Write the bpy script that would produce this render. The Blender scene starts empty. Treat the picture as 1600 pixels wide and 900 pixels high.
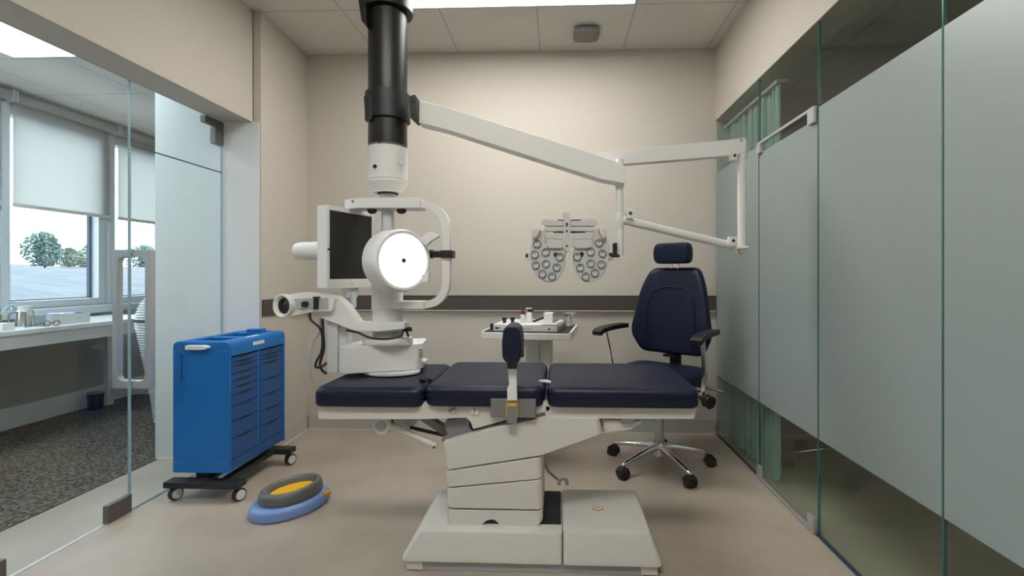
import bpy, bmesh, math, random
from mathutils import Vector, Matrix
random.seed(7)
S = bpy.context.scene
COL = S.collection
PI = math.pi
R = math.radians

# ------------------------------------------------------------------ camera, sky, exposure
F, PX, PY, EYE = 760.0, 843.6, 430.0, 1.124
YAW = math.atan(28.4 / F)
cam_d = bpy.data.cameras.new('camera')
cam = bpy.data.objects.new('camera', cam_d)
COL.objects.link(cam)
cam.location = (0, 0, EYE)
cam.rotation_euler = (PI / 2, 0, YAW)
cam_d.sensor_width = 36
cam_d.lens = F / 1600 * 36
cam_d.shift_x = -(PX - 800) / 1600
cam_d.shift_y = (PY - 450) / 1600
cam_d.clip_start = 0.02
cam_d.clip_end = 300
S.camera = cam
S.view_settings.view_transform = 'Standard'
S.view_settings.look = 'None'
S.view_settings.exposure = 0.15
S.view_settings.gamma = 1.0
S.view_settings.use_curve_mapping = False
PANEL = 12.3
PANEL_NEAR = 14.5
FILL_SIDE = 12.0          # ceiling panels; the side one is an added fill, out of view
PANEL_ANNEX = 21.0
SKY = 5.2

w = bpy.data.worlds.new('sky'); S.world = w; w.use_nodes = True
nt = w.node_tree; nt.nodes.clear()
o_ = nt.nodes.new('ShaderNodeOutputWorld'); b_ = nt.nodes.new('ShaderNodeBackground')
tc = nt.nodes.new('ShaderNodeTexCoord'); nz = nt.nodes.new('ShaderNodeTexNoise'); cr = nt.nodes.new('ShaderNodeValToRGB')
nz.inputs['Scale'].default_value = 3.0; nz.inputs['Detail'].default_value = 6
cr.color_ramp.elements[0].position = .35; cr.color_ramp.elements[0].color = (.62, .74, .86, 1)
cr.color_ramp.elements[1].position = .62; cr.color_ramp.elements[1].color = (.82, .90, .96, 1)
nt.links.new(tc.outputs['Generated'], nz.inputs['Vector']); nt.links.new(nz.outputs['Fac'], cr.inputs['Fac'])
nt.links.new(cr.outputs['Color'], b_.inputs['Color']); b_.inputs['Strength'].default_value = SKY
nt.links.new(b_.outputs['Background'], o_.inputs['Surface'])

def at(px, py, y):
    """point at distance y into the room seen at photo pixel (px, py)"""
    a = (px - PX) / F; b = -(py - PY) / F
    c, s = math.cos(YAW), math.sin(YAW)
    k = y / (a * s + c)
    return Vector(((a * c - s) * k, y, EYE + b * k))
def xz(pts, y):
    return [(at(px, py, y).x, at(px, py, y).z) for px, py in pts]

# ------------------------------------------------------------------ materials
MATS = {}
def mat(name, col, rough=.5, metal=0, coat=0, noise=None, bump=None, emit=None, spec=None, trans=0):
    m = bpy.data.materials.new(name); m.use_nodes = True
    t = m.node_tree; p = t.nodes['Principled BSDF']
    p.inputs['Base Color'].default_value = (*col, 1); p.inputs['Roughness'].default_value = rough
    p.inputs['Metallic'].default_value = metal; p.inputs['Coat Weight'].default_value = coat
    if spec is not None: p.inputs['Specular IOR Level'].default_value = spec
    if trans: p.inputs['Transmission Weight'].default_value = trans
    if emit:
        p.inputs['Emission Color'].default_value = (*emit[0], 1); p.inputs['Emission Strength'].default_value = emit[1]
    if noise or bump:
        c = t.nodes.new('ShaderNodeTexCoord')
    if noise:                                   # (scale, second colour, detail)
        n = t.nodes.new('ShaderNodeTexNoise'); n.inputs['Scale'].default_value = noise[0]; n.inputs['Detail'].default_value = noise[2]
        r = t.nodes.new('ShaderNodeValToRGB'); r.color_ramp.elements[0].position = .38; r.color_ramp.elements[1].position = .64
        r.color_ramp.elements[0].color = (*col, 1); r.color_ramp.elements[1].color = (*noise[1], 1)
        t.links.new(c.outputs['Object'], n.inputs['Vector']); t.links.new(n.outputs['Fac'], r.inputs['Fac'])
        t.links.new(r.outputs['Color'], p.inputs['Base Color'])
    if bump:                                    # (scale, strength)
        n2 = t.nodes.new('ShaderNodeTexNoise'); n2.inputs['Scale'].default_value = bump[0]; n2.inputs['Detail'].default_value = 3
        bp = t.nodes.new('ShaderNodeBump'); bp.inputs['Strength'].default_value = bump[1]; bp.inputs['Distance'].default_value = .004
        t.links.new(c.outputs['Object'], n2.inputs['Vector']); t.links.new(n2.outputs['Fac'], bp.inputs['Height'])
        t.links.new(bp.outputs['Normal'], p.inputs['Normal'])
    MATS[name] = m
    return m

WALL = mat('wall_paint', (.555, .510, .445), .75, bump=(180, .08))
WHITEW = mat('white_gloss_wall', (.74, .75, .73), .35)
HEADW = mat('header_paint', (.555, .510, .445), .75)
BASEB = mat('grey_skirting', (.49, .48, .45), .5)
RAIL = mat('dark_rail', (.075, .065, .055), .5)
EDGE = mat('pale_edge', (.72, .70, .66), .5)
FLOOR = mat('vinyl_floor', (.375, .315, .252), .40, noise=(2.6, (.45, .382, .31), 9), bump=(60, .04))
CARPET = mat('carpet', (.020, .016, .012), .95, noise=(62, (.20, .165, .12), 3), bump=(120, 1.0))
PLASTIC = mat('white_plastic', (.77, .755, .72), .36)
CREAM = mat('cream_plastic', (.655, .63, .58), .40)
COOLW = mat('cool_white_plastic', (.62, .64, .65), .4)
GREYP = mat('grey_plastic', (.20, .205, .21), .45)
LGREY = mat('light_grey_plastic', (.42, .425, .43), .4)
BLACK = mat('black_plastic', (.012, .012, .013), .45)
SATBLACK = mat('satin_black_metal', (.012, .011, .010), .36)
NAVY = mat('navy_vinyl', (.0032, .0062, .026), .42, bump=(220, .06), spec=.40)
NAVYF = mat('navy_chair_vinyl', (.003, .007, .025), .48, bump=(260, .08), spec=.3)
CHROME = mat('chrome', (.80, .80, .80), .12, metal=1)
STEEL = mat('brushed_steel', (.20, .185, .17), .48, metal=.9)
SATIN = mat('satin_aluminium', (.55, .55, .56), .42, metal=.6)
BLUE = mat('blue_plastic', (.004, .145, .46), .42)
BLUED = mat('blue_drawer_plastic', (.010, .075, .235), .45)
DBLUE = mat('cart_black', (.016, .018, .020), .5)
PEDBLUE = mat('pedal_blue', (.19, .30, .60), .32)
PEDGREY = mat('pedal_grey', (.13, .128, .122), .35)
YELLOW = mat('pedal_yellow', (.80, .44, .006), .5)
ORANGE = mat('orange', (.72, .25, .03), .5)
SCREEN = mat('dark_screen', (.016, .015, .014), .5)
LENSG = mat('lens_glass', (.64, .69, .73), .12, coat=.5)
GREEN = mat('pale_green', (.2, .45, .36), .5)
INK = mat('ink', (.03, .03, .035), .6)
DESKW = mat('desk_white', (.66, .68, .68), .4)
FRAMEW = mat('window_frame_white', (.60, .64, .67), .4)
GASKET = mat('window_gasket', (.03, .06, .11), .5)
RED = mat('red', (.35, .02, .03), .4)
AMBER = mat('amber_jar', (.45, .27, .03), .3, noise=(28, (.05, .035, .01), 3))
BLUEG = mat('blue_gloves', (.02, .06, .32), .5)
CARDW = mat('white_card', (.68, .68, .66), .6)
LEAF = mat('leaf', (.17, .25, .20), .7, noise=(1.6, (.34, .38, .28), 3))
LEAFD = mat('leaf_dark', (.10, .18, .17), .7, noise=(1.6, (.20, .28, .25), 3))
BARK = mat('bark', (.06, .045, .03), .9)
HILL = mat('hill_grass', (.095, .110, .132), .9, noise=(1.6, (.135, .152, .176), 12))
SENSOR = mat('sensor_grey', (.20, .195, .185), .5)
BROWNP = mat('brown_plastic', (.10, .04, .015), .4)
PANELW = mat('under_desk_panel', (.33, .32, .29), .6)
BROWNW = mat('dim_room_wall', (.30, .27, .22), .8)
YLABEL = mat('yellow_label', (.78, .50, .01), .5)

def emis(name, col, s):
    m = bpy.data.materials.new(name); m.use_nodes = True; t = m.node_tree; t.nodes.clear()
    o = t.nodes.new('ShaderNodeOutputMaterial'); e = t.nodes.new('ShaderNodeEmission')
    e.inputs['Color'].default_value = (*col, 1); e.inputs['Strength'].default_value = s
    t.links.new(e.outputs[0], o.inputs[0]); MATS[name] = m; return m
LAMP = emis('panel_lamp', (1.0, .985, .955), PANEL)
LAMPN = emis('near_panel_lamp', (1.0, .985, .955), PANEL_NEAR)
LAMPFILL = emis('side_room_fill', (1.0, .97, .9), FILL_SIDE)
LAMP2 = emis('annex_panel_lamp', (.74, .89, 1.0), PANEL_ANNEX)
DISC = emis('disc_lamp', (.92, .97, 1.0), 1.02)

def glass(name, tint, refl=1.0):
    m = bpy.data.materials.new(name); m.use_nodes = True; t = m.node_tree; t.nodes.clear()
    o = t.nodes.new('ShaderNodeOutputMaterial'); a = t.nodes.new('ShaderNodeBsdfTransparent'); g = t.nodes.new('ShaderNodeBsdfGlossy')
    a.inputs['Color'].default_value = (*tint, 1); g.inputs['Roughness'].default_value = 0.0; g.inputs['Color'].default_value = (refl, refl, refl, 1)
    f = t.nodes.new('ShaderNodeFresnel'); f.inputs['IOR'].default_value = 1.45
    x = t.nodes.new('ShaderNodeMixShader')
    geo = t.nodes.new('ShaderNodeNewGeometry'); inv = t.nodes.new('ShaderNodeMath'); inv.operation = 'SUBTRACT'; inv.inputs[0].default_value = 1
    mul = t.nodes.new('ShaderNodeMath'); mul.operation = 'MULTIPLY'       # reflect on entering faces only
    t.links.new(geo.outputs['Backfacing'], inv.inputs[1]); t.links.new(f.outputs[0], mul.inputs[0]); t.links.new(inv.outputs[0], mul.inputs[1])
    t.links.new(mul.outputs[0], x.inputs[0]); t.links.new(a.outputs[0], x.inputs[1]); t.links.new(g.outputs[0], x.inputs[2]); t.links.new(x.outputs[0], o.inputs[0])
    MATS[name] = m; return m
GLASS = glass('clear_glass', (.955, .975, .97))
GLASSG = glass('green_glass', (.83, .89, .86), .8)
JARG = glass('jar_glass', (.86, .90, .92))
def sheer(name, col, f_tr, rough=.5, gl=.06):
    """diffuse + translucent sheet with a faint sheen"""
    m = bpy.data.materials.new(name); m.use_nodes = True; t = m.node_tree; t.nodes.clear()
    o = t.nodes.new('ShaderNodeOutputMaterial'); d = t.nodes.new('ShaderNodeBsdfDiffuse'); tr = t.nodes.new('ShaderNodeBsdfTranslucent')
    d.inputs['Color'].default_value = (*col, 1); tr.inputs['Color'].default_value = (*col, 1)
    x = t.nodes.new('ShaderNodeMixShader'); x.inputs[0].default_value = f_tr
    t.links.new(d.outputs[0], x.inputs[1]); t.links.new(tr.outputs[0], x.inputs[2])
    g = t.nodes.new('ShaderNodeBsdfGlossy'); g.inputs['Roughness'].default_value = rough
    y = t.nodes.new('ShaderNodeMixShader'); y.inputs[0].default_value = gl
    t.links.new(x.outputs[0], y.inputs[1]); t.links.new(g.outputs[0], y.inputs[2]); t.links.new(y.outputs[0], o.inputs[0])
    MATS[name] = m; return m
FROST = sheer('frosted_film', (.385, .455, .445), .32, .38, .11)
CURT = sheer('teal_curtain', (.66, .78, .74), .25)
BLIND = sheer('blind_fabric', (.74, .74, .72), .72, .6, .0)
EDGEG = mat('glass_edge', (.045, .15, .145), .2, spec=.6)
EDGEC = mat('clear_glass_edge', (.36, .50, .56), .2, spec=.6)

def ceiling_mat():
    m = bpy.data.materials.new('ceiling_tiles'); m.use_nodes = True; t = m.node_tree; p = t.nodes['Principled BSDF']
    p.inputs['Roughness'].default_value = .9
    tc = t.nodes.new('ShaderNodeTexCoord'); sx = t.nodes.new('ShaderNodeSeparateXYZ'); t.links.new(tc.outputs['Object'], sx.inputs[0])
    def line(sock, off, per, half):
        a = t.nodes.new('ShaderNodeMath'); a.operation = 'ADD'; a.inputs[1].default_value = off + 40 * per
        m1 = t.nodes.new('ShaderNodeMath'); m1.operation = 'MODULO'; m1.inputs[1].default_value = per
        l = t.nodes.new('ShaderNodeMath'); l.operation = 'COMPARE'; l.inputs[1].default_value = per / 2; l.inputs[2].default_value = half
        t.links.new(sock, a.inputs[0]); t.links.new(a.outputs[0], m1.inputs[0]); t.links.new(m1.outputs[0], l.inputs[0]); return l
    PX_, PY_ = .592, .60
    lx = line(sx.outputs['X'], PX_ / 2 - .464, PX_, .006); ly = line(sx.outputs['Y'], PY_ / 2 - 2.91, PY_, .006)
    mx = t.nodes.new('ShaderNodeMath'); mx.operation = 'MAXIMUM'; t.links.new(lx.outputs[0], mx.inputs[0]); t.links.new(ly.outputs[0], mx.inputs[1])
    n = t.nodes.new('ShaderNodeTexNoise'); n.inputs['Scale'].default_value = 110; n.inputs['Detail'].default_value = 4
    t.links.new(tc.outputs['Object'], n.inputs['Vector'])
    r = t.nodes.new('ShaderNodeValToRGB'); r.color_ramp.elements[0].position = .30; r.color_ramp.elements[1].position = .48
    r.color_ramp.elements[0].color = (.58, .555, .515, 1); r.color_ramp.elements[1].color = (.68, .655, .615, 1); t.links.new(n.outputs['Fac'], r.inputs[0])
    c = t.nodes.new('ShaderNodeMixRGB'); c.inputs[2].default_value = (.50, .475, .435, 1)
    t.links.new(mx.outputs[0], c.inputs[0]); t.links.new(r.outputs[0], c.inputs[1]); t.links.new(c.outputs[0], p.inputs['Base Color'])
    return m
CEIL = ceiling_mat()

# ------------------------------------------------------------------ mesh helpers
def root_inv(parent):
    m = Matrix()
    o = parent
    while o is not None:
        m = o.matrix_basis @ m; o = o.parent
    return m.inverted()

class MB:
    def __init__(s): s.bm = bmesh.new(); s.sharp = 32
    def merge(s, b, M=None, bev=0, seg=2):
        if bev:
            es = [e for e in b.edges if len(e.link_faces) == 2 and e.calc_face_angle(0) > R(25)]
            if es: bmesh.ops.bevel(b, geom=es, offset=bev, segments=seg, profile=.5, affect='EDGES', clamp_overlap=True)
        if M is not None: b.transform(M)
        me = bpy.data.meshes.new('t'); b.to_mesh(me); b.free(); s.bm.from_mesh(me); bpy.data.meshes.remove(me)
        return s
    def box(s, x0, x1, y0, y1, z0, z1, bev=0, seg=2, M=None):
        b = bmesh.new(); bmesh.ops.create_cube(b, size=1)
        b.transform(Matrix.Translation(((x0+x1)/2, (y0+y1)/2, (z0+z1)/2)) @ Matrix.Diagonal((abs(x1-x0), abs(y1-y0), abs(z1-z0), 1)))
        return s.merge(b, M, bev, seg)
    def cyl(s, p, q, r, r2=None, n=28, bev=0, M=None):
        p, q = Vector(p), Vector(q); d = q - p
        b = bmesh.new(); bmesh.ops.create_cone(b, cap_ends=True, segments=n, radius1=r, radius2=r if r2 is None else r2, depth=d.length)
        b.transform(Matrix.Translation((p+q)/2) @ d.to_track_quat('Z', 'Y').to_matrix().to_4x4())
        return s.merge(b, M, bev, 2)
    def lathe(s, prof, origin=(0, 0, 0), axis=(0, 0, 1), n=32, scale=(1, 1)):
        """prof: list of (radius, height)"""
        b = bmesh.new(); rings = []
        for r, h in prof:
            if r < 1e-5: rings.append([b.verts.new((0, 0, h))])
            else: rings.append([b.verts.new((r*scale[0]*math.cos(2*PI*i/n), r*scale[1]*math.sin(2*PI*i/n), h)) for i in range(n)])
        for A, B in zip(rings, rings[1:]):
            for i in range(n):
                j = (i+1) % n
                if len(A) == 1 and len(B) == 1: continue
                if len(A) == 1: b.faces.new((A[0], B[j], B[i]))
                elif len(B) == 1: b.faces.new((A[i], A[j], B[0]))
                else: b.faces.new((A[i], A[j], B[j], B[i]))
        if len(rings[0]) > 1: b.faces.new(rings[0][::-1])
        if len(rings[-1]) > 1: b.faces.new(rings[-1])
        bmesh.ops.recalc_face_normals(b, faces=b.faces)
        b.transform(Matrix.Translation(origin) @ Vector(axis).to_track_quat('Z', 'Y').to_matrix().to_4x4())
        return s.merge(b)
    def prism(s, poly, y0, y1, bev=0, seg=2, M=None, upright=0):
        """polygon in x,z pushed from y0 to y1"""
        b = bmesh.new()
        A = [b.verts.new((x, y0, z)) for x, z in poly]; B = [b.verts.new((x, y1, z)) for x, z in poly]
        b.faces.new(A); b.faces.new(B[::-1]); n = len(poly)
        for i in range(n): b.faces.new((A[i], B[i], B[(i+1) % n], A[(i+1) % n]))
        bmesh.ops.recalc_face_normals(b, faces=b.faces)
        if upright:
            xs = [p[0] for p in poly]
            es = [e for e in b.edges if abs(e.verts[0].co.y - e.verts[1].co.y) < 1e-5 and abs(e.verts[0].co.z - e.verts[1].co.z) > 3*abs(e.verts[0].co.x - e.verts[1].co.x)
                  and min(min(abs(v.co.x - min(xs)), abs(v.co.x - max(xs))) for v in e.verts) < .02]
            bmesh.ops.bevel(b, geom=es, offset=upright, segments=5, profile=.5, affect='EDGES', clamp_overlap=True)
        return s.merge(b, M, bev, seg)
    def slab(s, poly, z0, z1, bev=0, seg=2, M=None):
        """polygon in x,y pushed from z0 to z1"""
        b = bmesh.new()
        A = [b.verts.new((x, y, z0)) for x, y in poly]; B = [b.verts.new((x, y, z1)) for x, y in poly]
        b.faces.new(A); b.faces.new(B[::-1]); n = len(poly)
        for i in range(n): b.faces.new((A[i], B[i], B[(i+1) % n], A[(i+1) % n]))
        bmesh.ops.recalc_face_normals(b, faces=b.faces)
        return s.merge(b, M, bev, seg)
    def loft(s, loops, M=None):
        b = bmesh.new(); Ls = [[b.verts.new(v) for v in L] for L in loops]; n = len(Ls[0])
        for A, B in zip(Ls, Ls[1:]):
            for i in range(n): b.faces.new((A[i], A[(i+1) % n], B[(i+1) % n], B[i]))
        b.faces.new(Ls[0][::-1]); b.faces.new(Ls[-1])
        bmesh.ops.recalc_face_normals(b, faces=b.faces)
        return s.merge(b, M)
    def sweep(s, pts, w, h, n=None, M=None, closed=False):
        """tube (n sides, radius w) or rectangular bar (n None, w by h) along points"""
        b = bmesh.new(); pts = [Vector(p) for p in pts]; rings = []
        up = None
        for i, p in enumerate(pts):
            t = (pts[min(i+1, len(pts)-1)] - pts[max(i-1, 0)]).normalized()
            if up is None:
                up = Vector((0, 1, 0)) if abs(t.y) < .8 else Vector((0, 0, 1))
            a = (up - t * up.dot(t)).normalized(); c = t.cross(a); up = a
            if n: rings.append([b.verts.new(p + (a*math.cos(2*PI*k/n) + c*math.sin(2*PI*k/n)) * w) for k in range(n)])
            else: rings.append([b.verts.new(p + a*h/2*j + c*w/2*k) for j, k in ((1, 1), (1, -1), (-1, -1), (-1, 1))])
        m = len(rings[0])
        for A, B in zip(rings, rings[1:]):
            for k in range(m): b.faces.new((A[k], A[(k+1) % m], B[(k+1) % m], B[k]))
        b.faces.new(rings[0][::-1]); b.faces.new(rings[-1])
        bmesh.ops.recalc_face_normals(b, faces=b.faces)
        return s.merge(b, M)
    def build(s, name, m, parent=None, local=False):
        me = bpy.data.meshes.new(name)
        if parent is not None and not local: s.bm.transform(root_inv(parent))
        s.bm.to_mesh(me); s.bm.free()
        me.polygons.foreach_set('use_smooth', [True] * len(me.polygons))
        me.set_sharp_from_angle(angle=R(s.sharp))
        me.materials.append(m)
        o = bpy.data.objects.new(name, me); COL.objects.link(o)
        if parent is not None: o.parent = parent
        wn = o.modifiers.new('weighted_normal', 'WEIGHTED_NORMAL'); wn.keep_sharp = True; wn.weight = 60
        return o

def curve(pts, k=8):
    """smooth path through points"""
    P = [Vector(p) for p in pts]; P = [P[0]*2-P[1]] + P + [P[-1]*2-P[-2]]; out = []
    for i in range(1, len(P)-2):
        for j in range(k):
            t = j/k; a, b, c, d = P[i-1], P[i], P[i+1], P[i+2]
            out.append(.5*((2*b)+(c-a)*t+(2*a-5*b+4*c-d)*t*t+(3*b-a-3*c+d)*t**3))
    out.append(P[-2]); return out
def rnd(pts, r, n=5):
    """round the corners of a 2-D polygon"""
    out = []; N = len(pts)
    for i in range(N):
        p = Vector(pts[i]); a = Vector(pts[i-1]) - p; b = Vector(pts[(i+1) % N]) - p
        rr = r[i] if isinstance(r, (list, tuple)) else r
        k = min(rr, a.length*.48, b.length*.48)
        if k < 1e-4: out.append(tuple(p)); continue
        A = p + a.normalized()*k; B = p + b.normalized()*k
        for j in range(n+1):
            t = j/n; q = A*(1-t)**2 + p*2*t*(1-t) + B*t*t; out.append((q.x, q.y))
    return out
def rrect(x0, x1, y0, y1, r, n=5): return rnd([(x0, y0), (x1, y0), (x1, y1), (x0, y1)], r, n)
def ell(cx, cy, rx, ry, n=32, a0=0): return [(cx+rx*math.cos(2*PI*i/n+a0), cy+ry*math.sin(2*PI*i/n+a0)) for i in range(n)]

def tag(o, label, cat, group=None, kind=None):
    o['label'] = label; o['category'] = cat
    if group: o['group'] = group
    if kind: o['kind'] = kind
    return o
def thing(name, label, cat, loc=(0, 0, 0), rz=0, group=None):
    o = bpy.data.objects.new(name, None); COL.objects.link(o); o.empty_display_size = .1
    o.location = loc; o.rotation_euler = (0, 0, rz)
    o.matrix_basis = Matrix.Translation(loc) @ Matrix.Rotation(rz, 4, 'Z')
    return tag(o, label, cat, group)
def struct(o): o['kind'] = 'structure'; return o
def sbox(name, m, *a, parent=None, bev=0):
    o = MB().box(*a, bev=bev).build(name, m, parent)
    if parent is None: o['kind'] = 'structure'
    return o

# ------------------------------------------------------------------ the setting
BW = 3.49           # back wall
CZ = 2.735          # ceiling
XR = 1.114          # right glass wall
XL = -2.04          # left glass wall
sbox('floor', FLOOR, -2.44, 3.4, -1.3, 5.0, -.08, 0)
cp = MB().box(-4.15, -2.44, -1.3, 5.0, -.08, .004).build('floor_annex_carpet', CARPET); struct(cp)
AZ = 2.475
sbox('ceiling_annex', CEIL, -4.2, -2.051, -1.3, 5.0, AZ, AZ + .06)
sbox('ceiling', CEIL, -4.2, XR + .2, -1.3, 5.0, CZ, CZ + .08)
sbox('wall_back', WALL, -1.86, XR + .12, BW, BW + .12, 0, CZ)
# left: solid block behind the white end wall, header above the glass
lw = MB().slab([(-2.46, 2.90), (-1.85, 2.90), (-1.85, 2.89), (-1.805, 2.89), (-1.835, BW), (-1.86, BW), (-1.86, 4.9), (-2.46, 4.9)], 0, CZ).build('wall_left', WALL); struct(lw)
we = MB().box(-2.46, -1.812, 2.882, 2.8885, 0, 2.054).box(-2.46, -2.0515, 2.882, 2.8885, 2.054, AZ - .001).build('wall_left_end', WHITEW); struct(we)
sbox('wall_left_header', HEADW, -2.050, -1.855, -1.3, 2.889, 2.055, CZ)
sbox('wall_right_header', HEADW, XR, XR + .14, -1.3, BW, 2.218, CZ)
sbox('wall_front', WALL, -4.2, 3.4, -1.42, -1.3, 0, CZ)
sbox('wall_annex_back', WALL, -4.2, -2.46, 4.9, 5.0, 0, CZ)
# adjoining dim room behind the right glass
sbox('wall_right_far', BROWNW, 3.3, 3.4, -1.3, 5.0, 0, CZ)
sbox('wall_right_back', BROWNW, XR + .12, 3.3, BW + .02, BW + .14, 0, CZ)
sbox('ceiling_right', CEIL, XR + .2, 3.4, -1.3, 5.0, 2.45, 2.53)
# baseboards and rail
bb = MB().box(-1.818, XR - .01, BW - .012, BW - .001, .006, .105).build('baseboard_back', BASEB); struct(bb)
struct(MB().box(-1.818, XR - .01, BW - .016, BW - .001, .0005, .006).build('trim_1', EDGE))
bl = MB().slab([(-1.796, 2.885), (-1.806, 2.885), (-1.834, BW - .013), (-1.824, BW - .013)], .006, .105).build('baseboard_left', BASEB); struct(bl)
struct(MB().slab([(-1.792, 2.885), (-1.806, 2.885), (-1.834, BW - .017), (-1.820, BW - .017)], .0005, .006).build('trim_2', EDGE))
struct(MB().box(-2.45, -1.83, 2.876, 2.8815, .0005, .008).build('trim_3', EDGE))
rl = MB().box(-1.826, XR - .004, BW - .022, BW - .001, .874, .974, bev=.004).build('trim_4', RAIL); struct(rl)
MB().box(-1.826, XR - .004, BW - .024, BW - .001, .868, .8735).build('rail_edge_strip', EDGE, rl)
MB().box(-1.826, XR - .004, BW - .024, BW - .001, .9745, .979).build('rail_edge_strip', STEEL, rl)
rs = MB().box(-1.815, -1.795, 2.90, BW - .026, .874, .974, bev=.004).build('trim_5', RAIL); struct(rs)
# window wall of the left annex: piers, sill wall and head around the openings
XW = -4.0
WY = [(1.75, 2.42), (2.60, 3.27), (3.40, 4.08), (4.24, 4.86)]  # first two openings lie out of view, added for daylight
SZ, HZ = .93, 2.30
m_ = MB()
m_.box(XW - .15, XW, -1.3, 5.0, 0, SZ - .06); m_.box(XW - .15, XW, -1.3, 5.0, HZ + .08, CZ)
e_ = -1.3
for a, b in WY:
    m_.box(XW - .15, XW, e_, a - .06, SZ - .06, HZ + .08); e_ = b + .06
m_.box(XW - .15, XW, e_, 5.0, SZ - .06, HZ + .08)
struct(m_.build('wall_annex_window', FRAMEW))
for i, (a, b) in enumerate(WY):
    wf = thing('window_%d' % (i + 1), 'white framed window', 'window', (XW, a, SZ)); 
    del wf['label']; del wf['category']; wf['kind'] = 'structure'
    f_ = MB()
    f_.box(XW - .09, XW + .012, a - .06, a, SZ - .06, HZ + .08, bev=.006); f_.box(XW - .09, XW + .012, b, b + .06, SZ - .06, HZ + .08, bev=.006)
    f_.box(XW - .09, XW + .012, a, b, SZ - .06, SZ, bev=.006); f_.box(XW - .09, XW + .012, a, b, HZ, HZ + .08, bev=.006)
    f_.build('window_frame', FRAMEW, wf)
    MB().box(XW - .05, XW - .044, a, b, SZ, HZ).build('window_pane', GLASS, wf)
    g_ = MB()
    g_.box(XW - .075, XW - .0515, b - .022, b - .0005, SZ + .0005, HZ - .0005); g_.box(XW - .075, XW - .0515, a + .0005, b - .023, SZ + .0005, SZ + .008)
    g_.build('window_gasket', GASKET, wf)
sl = MB().box(XW + .001, XW + .075, 1.4, 4.89, .80, .868, bev=.012).build('window_sill', FRAMEW); struct(sl)
struct(MB().box(XW + .001, XW + .014, -1.2, 4.89, .0045, .16).build('baseboard_annex', FRAMEW))
struct(MB().box(XW + .001, XW + .008, -1.2, 4.89, .165, .735).build('wall_annex_panel', PANELW))

# left glass wall: near fixed leaf and hinged door with a panel over it
GT = .010
d2 = thing('door_1', 'x', 'x', (XL, 2.244, 0)); del d2['label']; del d2['category']; d2['kind'] = 'structure'
MB().box(XL - GT/2, XL + GT/2, 2.246, 2.874, .008, 1.742).build('door_pane', GLASS, d2)
MB().box(XL - GT/2, XL + GT/2, 2.2425, 2.2458, .008, 1.742).build('pane_edge', EDGEC, d2)
MB().box(XL - .016, XL + .016, 2.800, 2.874, 1.905, 2.0, bev=.002).box(XL-.016, XL+.016, 2.72, 2.874, 2.006, 2.045, bev=.002).build('top_hinge_patch', STEEL, d2)
tp = MB().box(XL - GT/2, XL + GT/2, 2.246, 2.8745, 1.748, 2.054).build('window_5', GLASS); struct(tp)
MB().box(XL - GT/2 - .0005, XL + GT/2 + .0005, 2.246, 2.8745, 1.7435, 1.7478).build('pane_edge', GASKET, tp)
MB().box(XL - GT/2 - .0005, XL + GT/2 + .0005, 2.8746, 2.8772, .01, 2.054).build('wall_seal', EDGEC, tp)
hd = MB()
for sgn in (-1, 1):
    p0 = XL + sgn*(GT/2); p1 = XL + sgn*.095; yb = 2.262; z0, z1 = .582, 1.247
    hd.prism(rnd([(p1, z0), (p1, z1), (p0, z1), (p0, z1-.036), (p1-sgn*.028, z1-.036), (p1-sgn*.028, z0+.036), (p0, z0+.036), (p0, z0)], [.006, .006, 0, 0, .05, .05, 0, 0]), yb-.012, yb+.020, bev=.003)
hd.build('door_handle', SATIN, d2)
lp = MB().box(XL - GT/2, XL + GT/2, 1.63, 2.238, .008, 2.054).build('window_6', GLASS); struct(lp)
MB().box(XL - GT/2, XL + GT/2, 2.2382, 2.2415, .008, 2.054).build('pane_edge', EDGEC, lp)
MB().box(XL - .013, XL + .013, 2.118, 2.2418, .002, .082, bev=.002).build('floor_patch', STEEL, lp)
MB().box(XL - .013, XL + .013, 1.63, 1.715, .002, .082, bev=.002).build('floor_patch', STEEL, lp)
ln = MB().box(XL - GT/2, XL + GT/2, -1.25, 1.624, .008, 2.054).build('window_7', GLASS); struct(ln)
struct(MB().box(XL - .009, XL + .009, -1.25, 2.874, .0003, .0018).build('trim_6', SATIN))
struct(MB().box(XL - .004, XL + .004, 2.2, 2.874, .0019, .0035).build('trim_7', GASKET))

# right glass wall: fixed panes with frosted film, pivot door with chrome rails
FZ0, FZ1 = .42, 1.845
def gpane(name, y0, y1, z0, z1, film=True, fz0=FZ0, fz1=FZ1):
    o = MB().box(XR + .004, XR + .014, y0, y1, z0, z1).build(name, GLASSG); struct(o)
    if film: MB().box(XR + .0028, XR + .0036, y0 + .001, y1 - .001, fz0, fz1).build('frosted_film', FROST, o)
    MB().box(XR + .003, XR + .015, y0 - .0045, y0 - .0003, z0, z1).build('pane_edge', EDGEG, o)
    return o
gpane('window_8', 2.757, 3.475, .004, 2.216, True)
gpane('window_9', 1.459, 2.128, .004, 2.216, True)
gpane('window_10', .70, 1.452, .004, 2.216, True)
gpane('window_11', -1.2, .694, .004, 2.216, True)
gpane('window_12', 2.135, 2.750, 1.86, 2.216, False)
d1 = thing('door_2', 'x', 'x', (XR, 2.14, 0)); del d1['label']; del d1['category']; d1['kind'] = 'structure'
MB().box(XR + .004, XR + .014, 2.139, 2.746, .018, 1.85).build('door_pane', GLASSG, d1)
MB().box(XR + .0028, XR + .0036, 2.140, 2.745, FZ0, 1.80).build('frosted_film', FROST, d1)
MB().box(XR + .003, XR + .015, 2.1345, 2.1387, .018, 1.85).build('pane_edge', EDGEG, d1)
MB().box(XR - .012, XR + .0025, 2.142, 2.744, 1.842, 1.856, bev=.001).build('top_rail', SATIN, d1)
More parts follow.
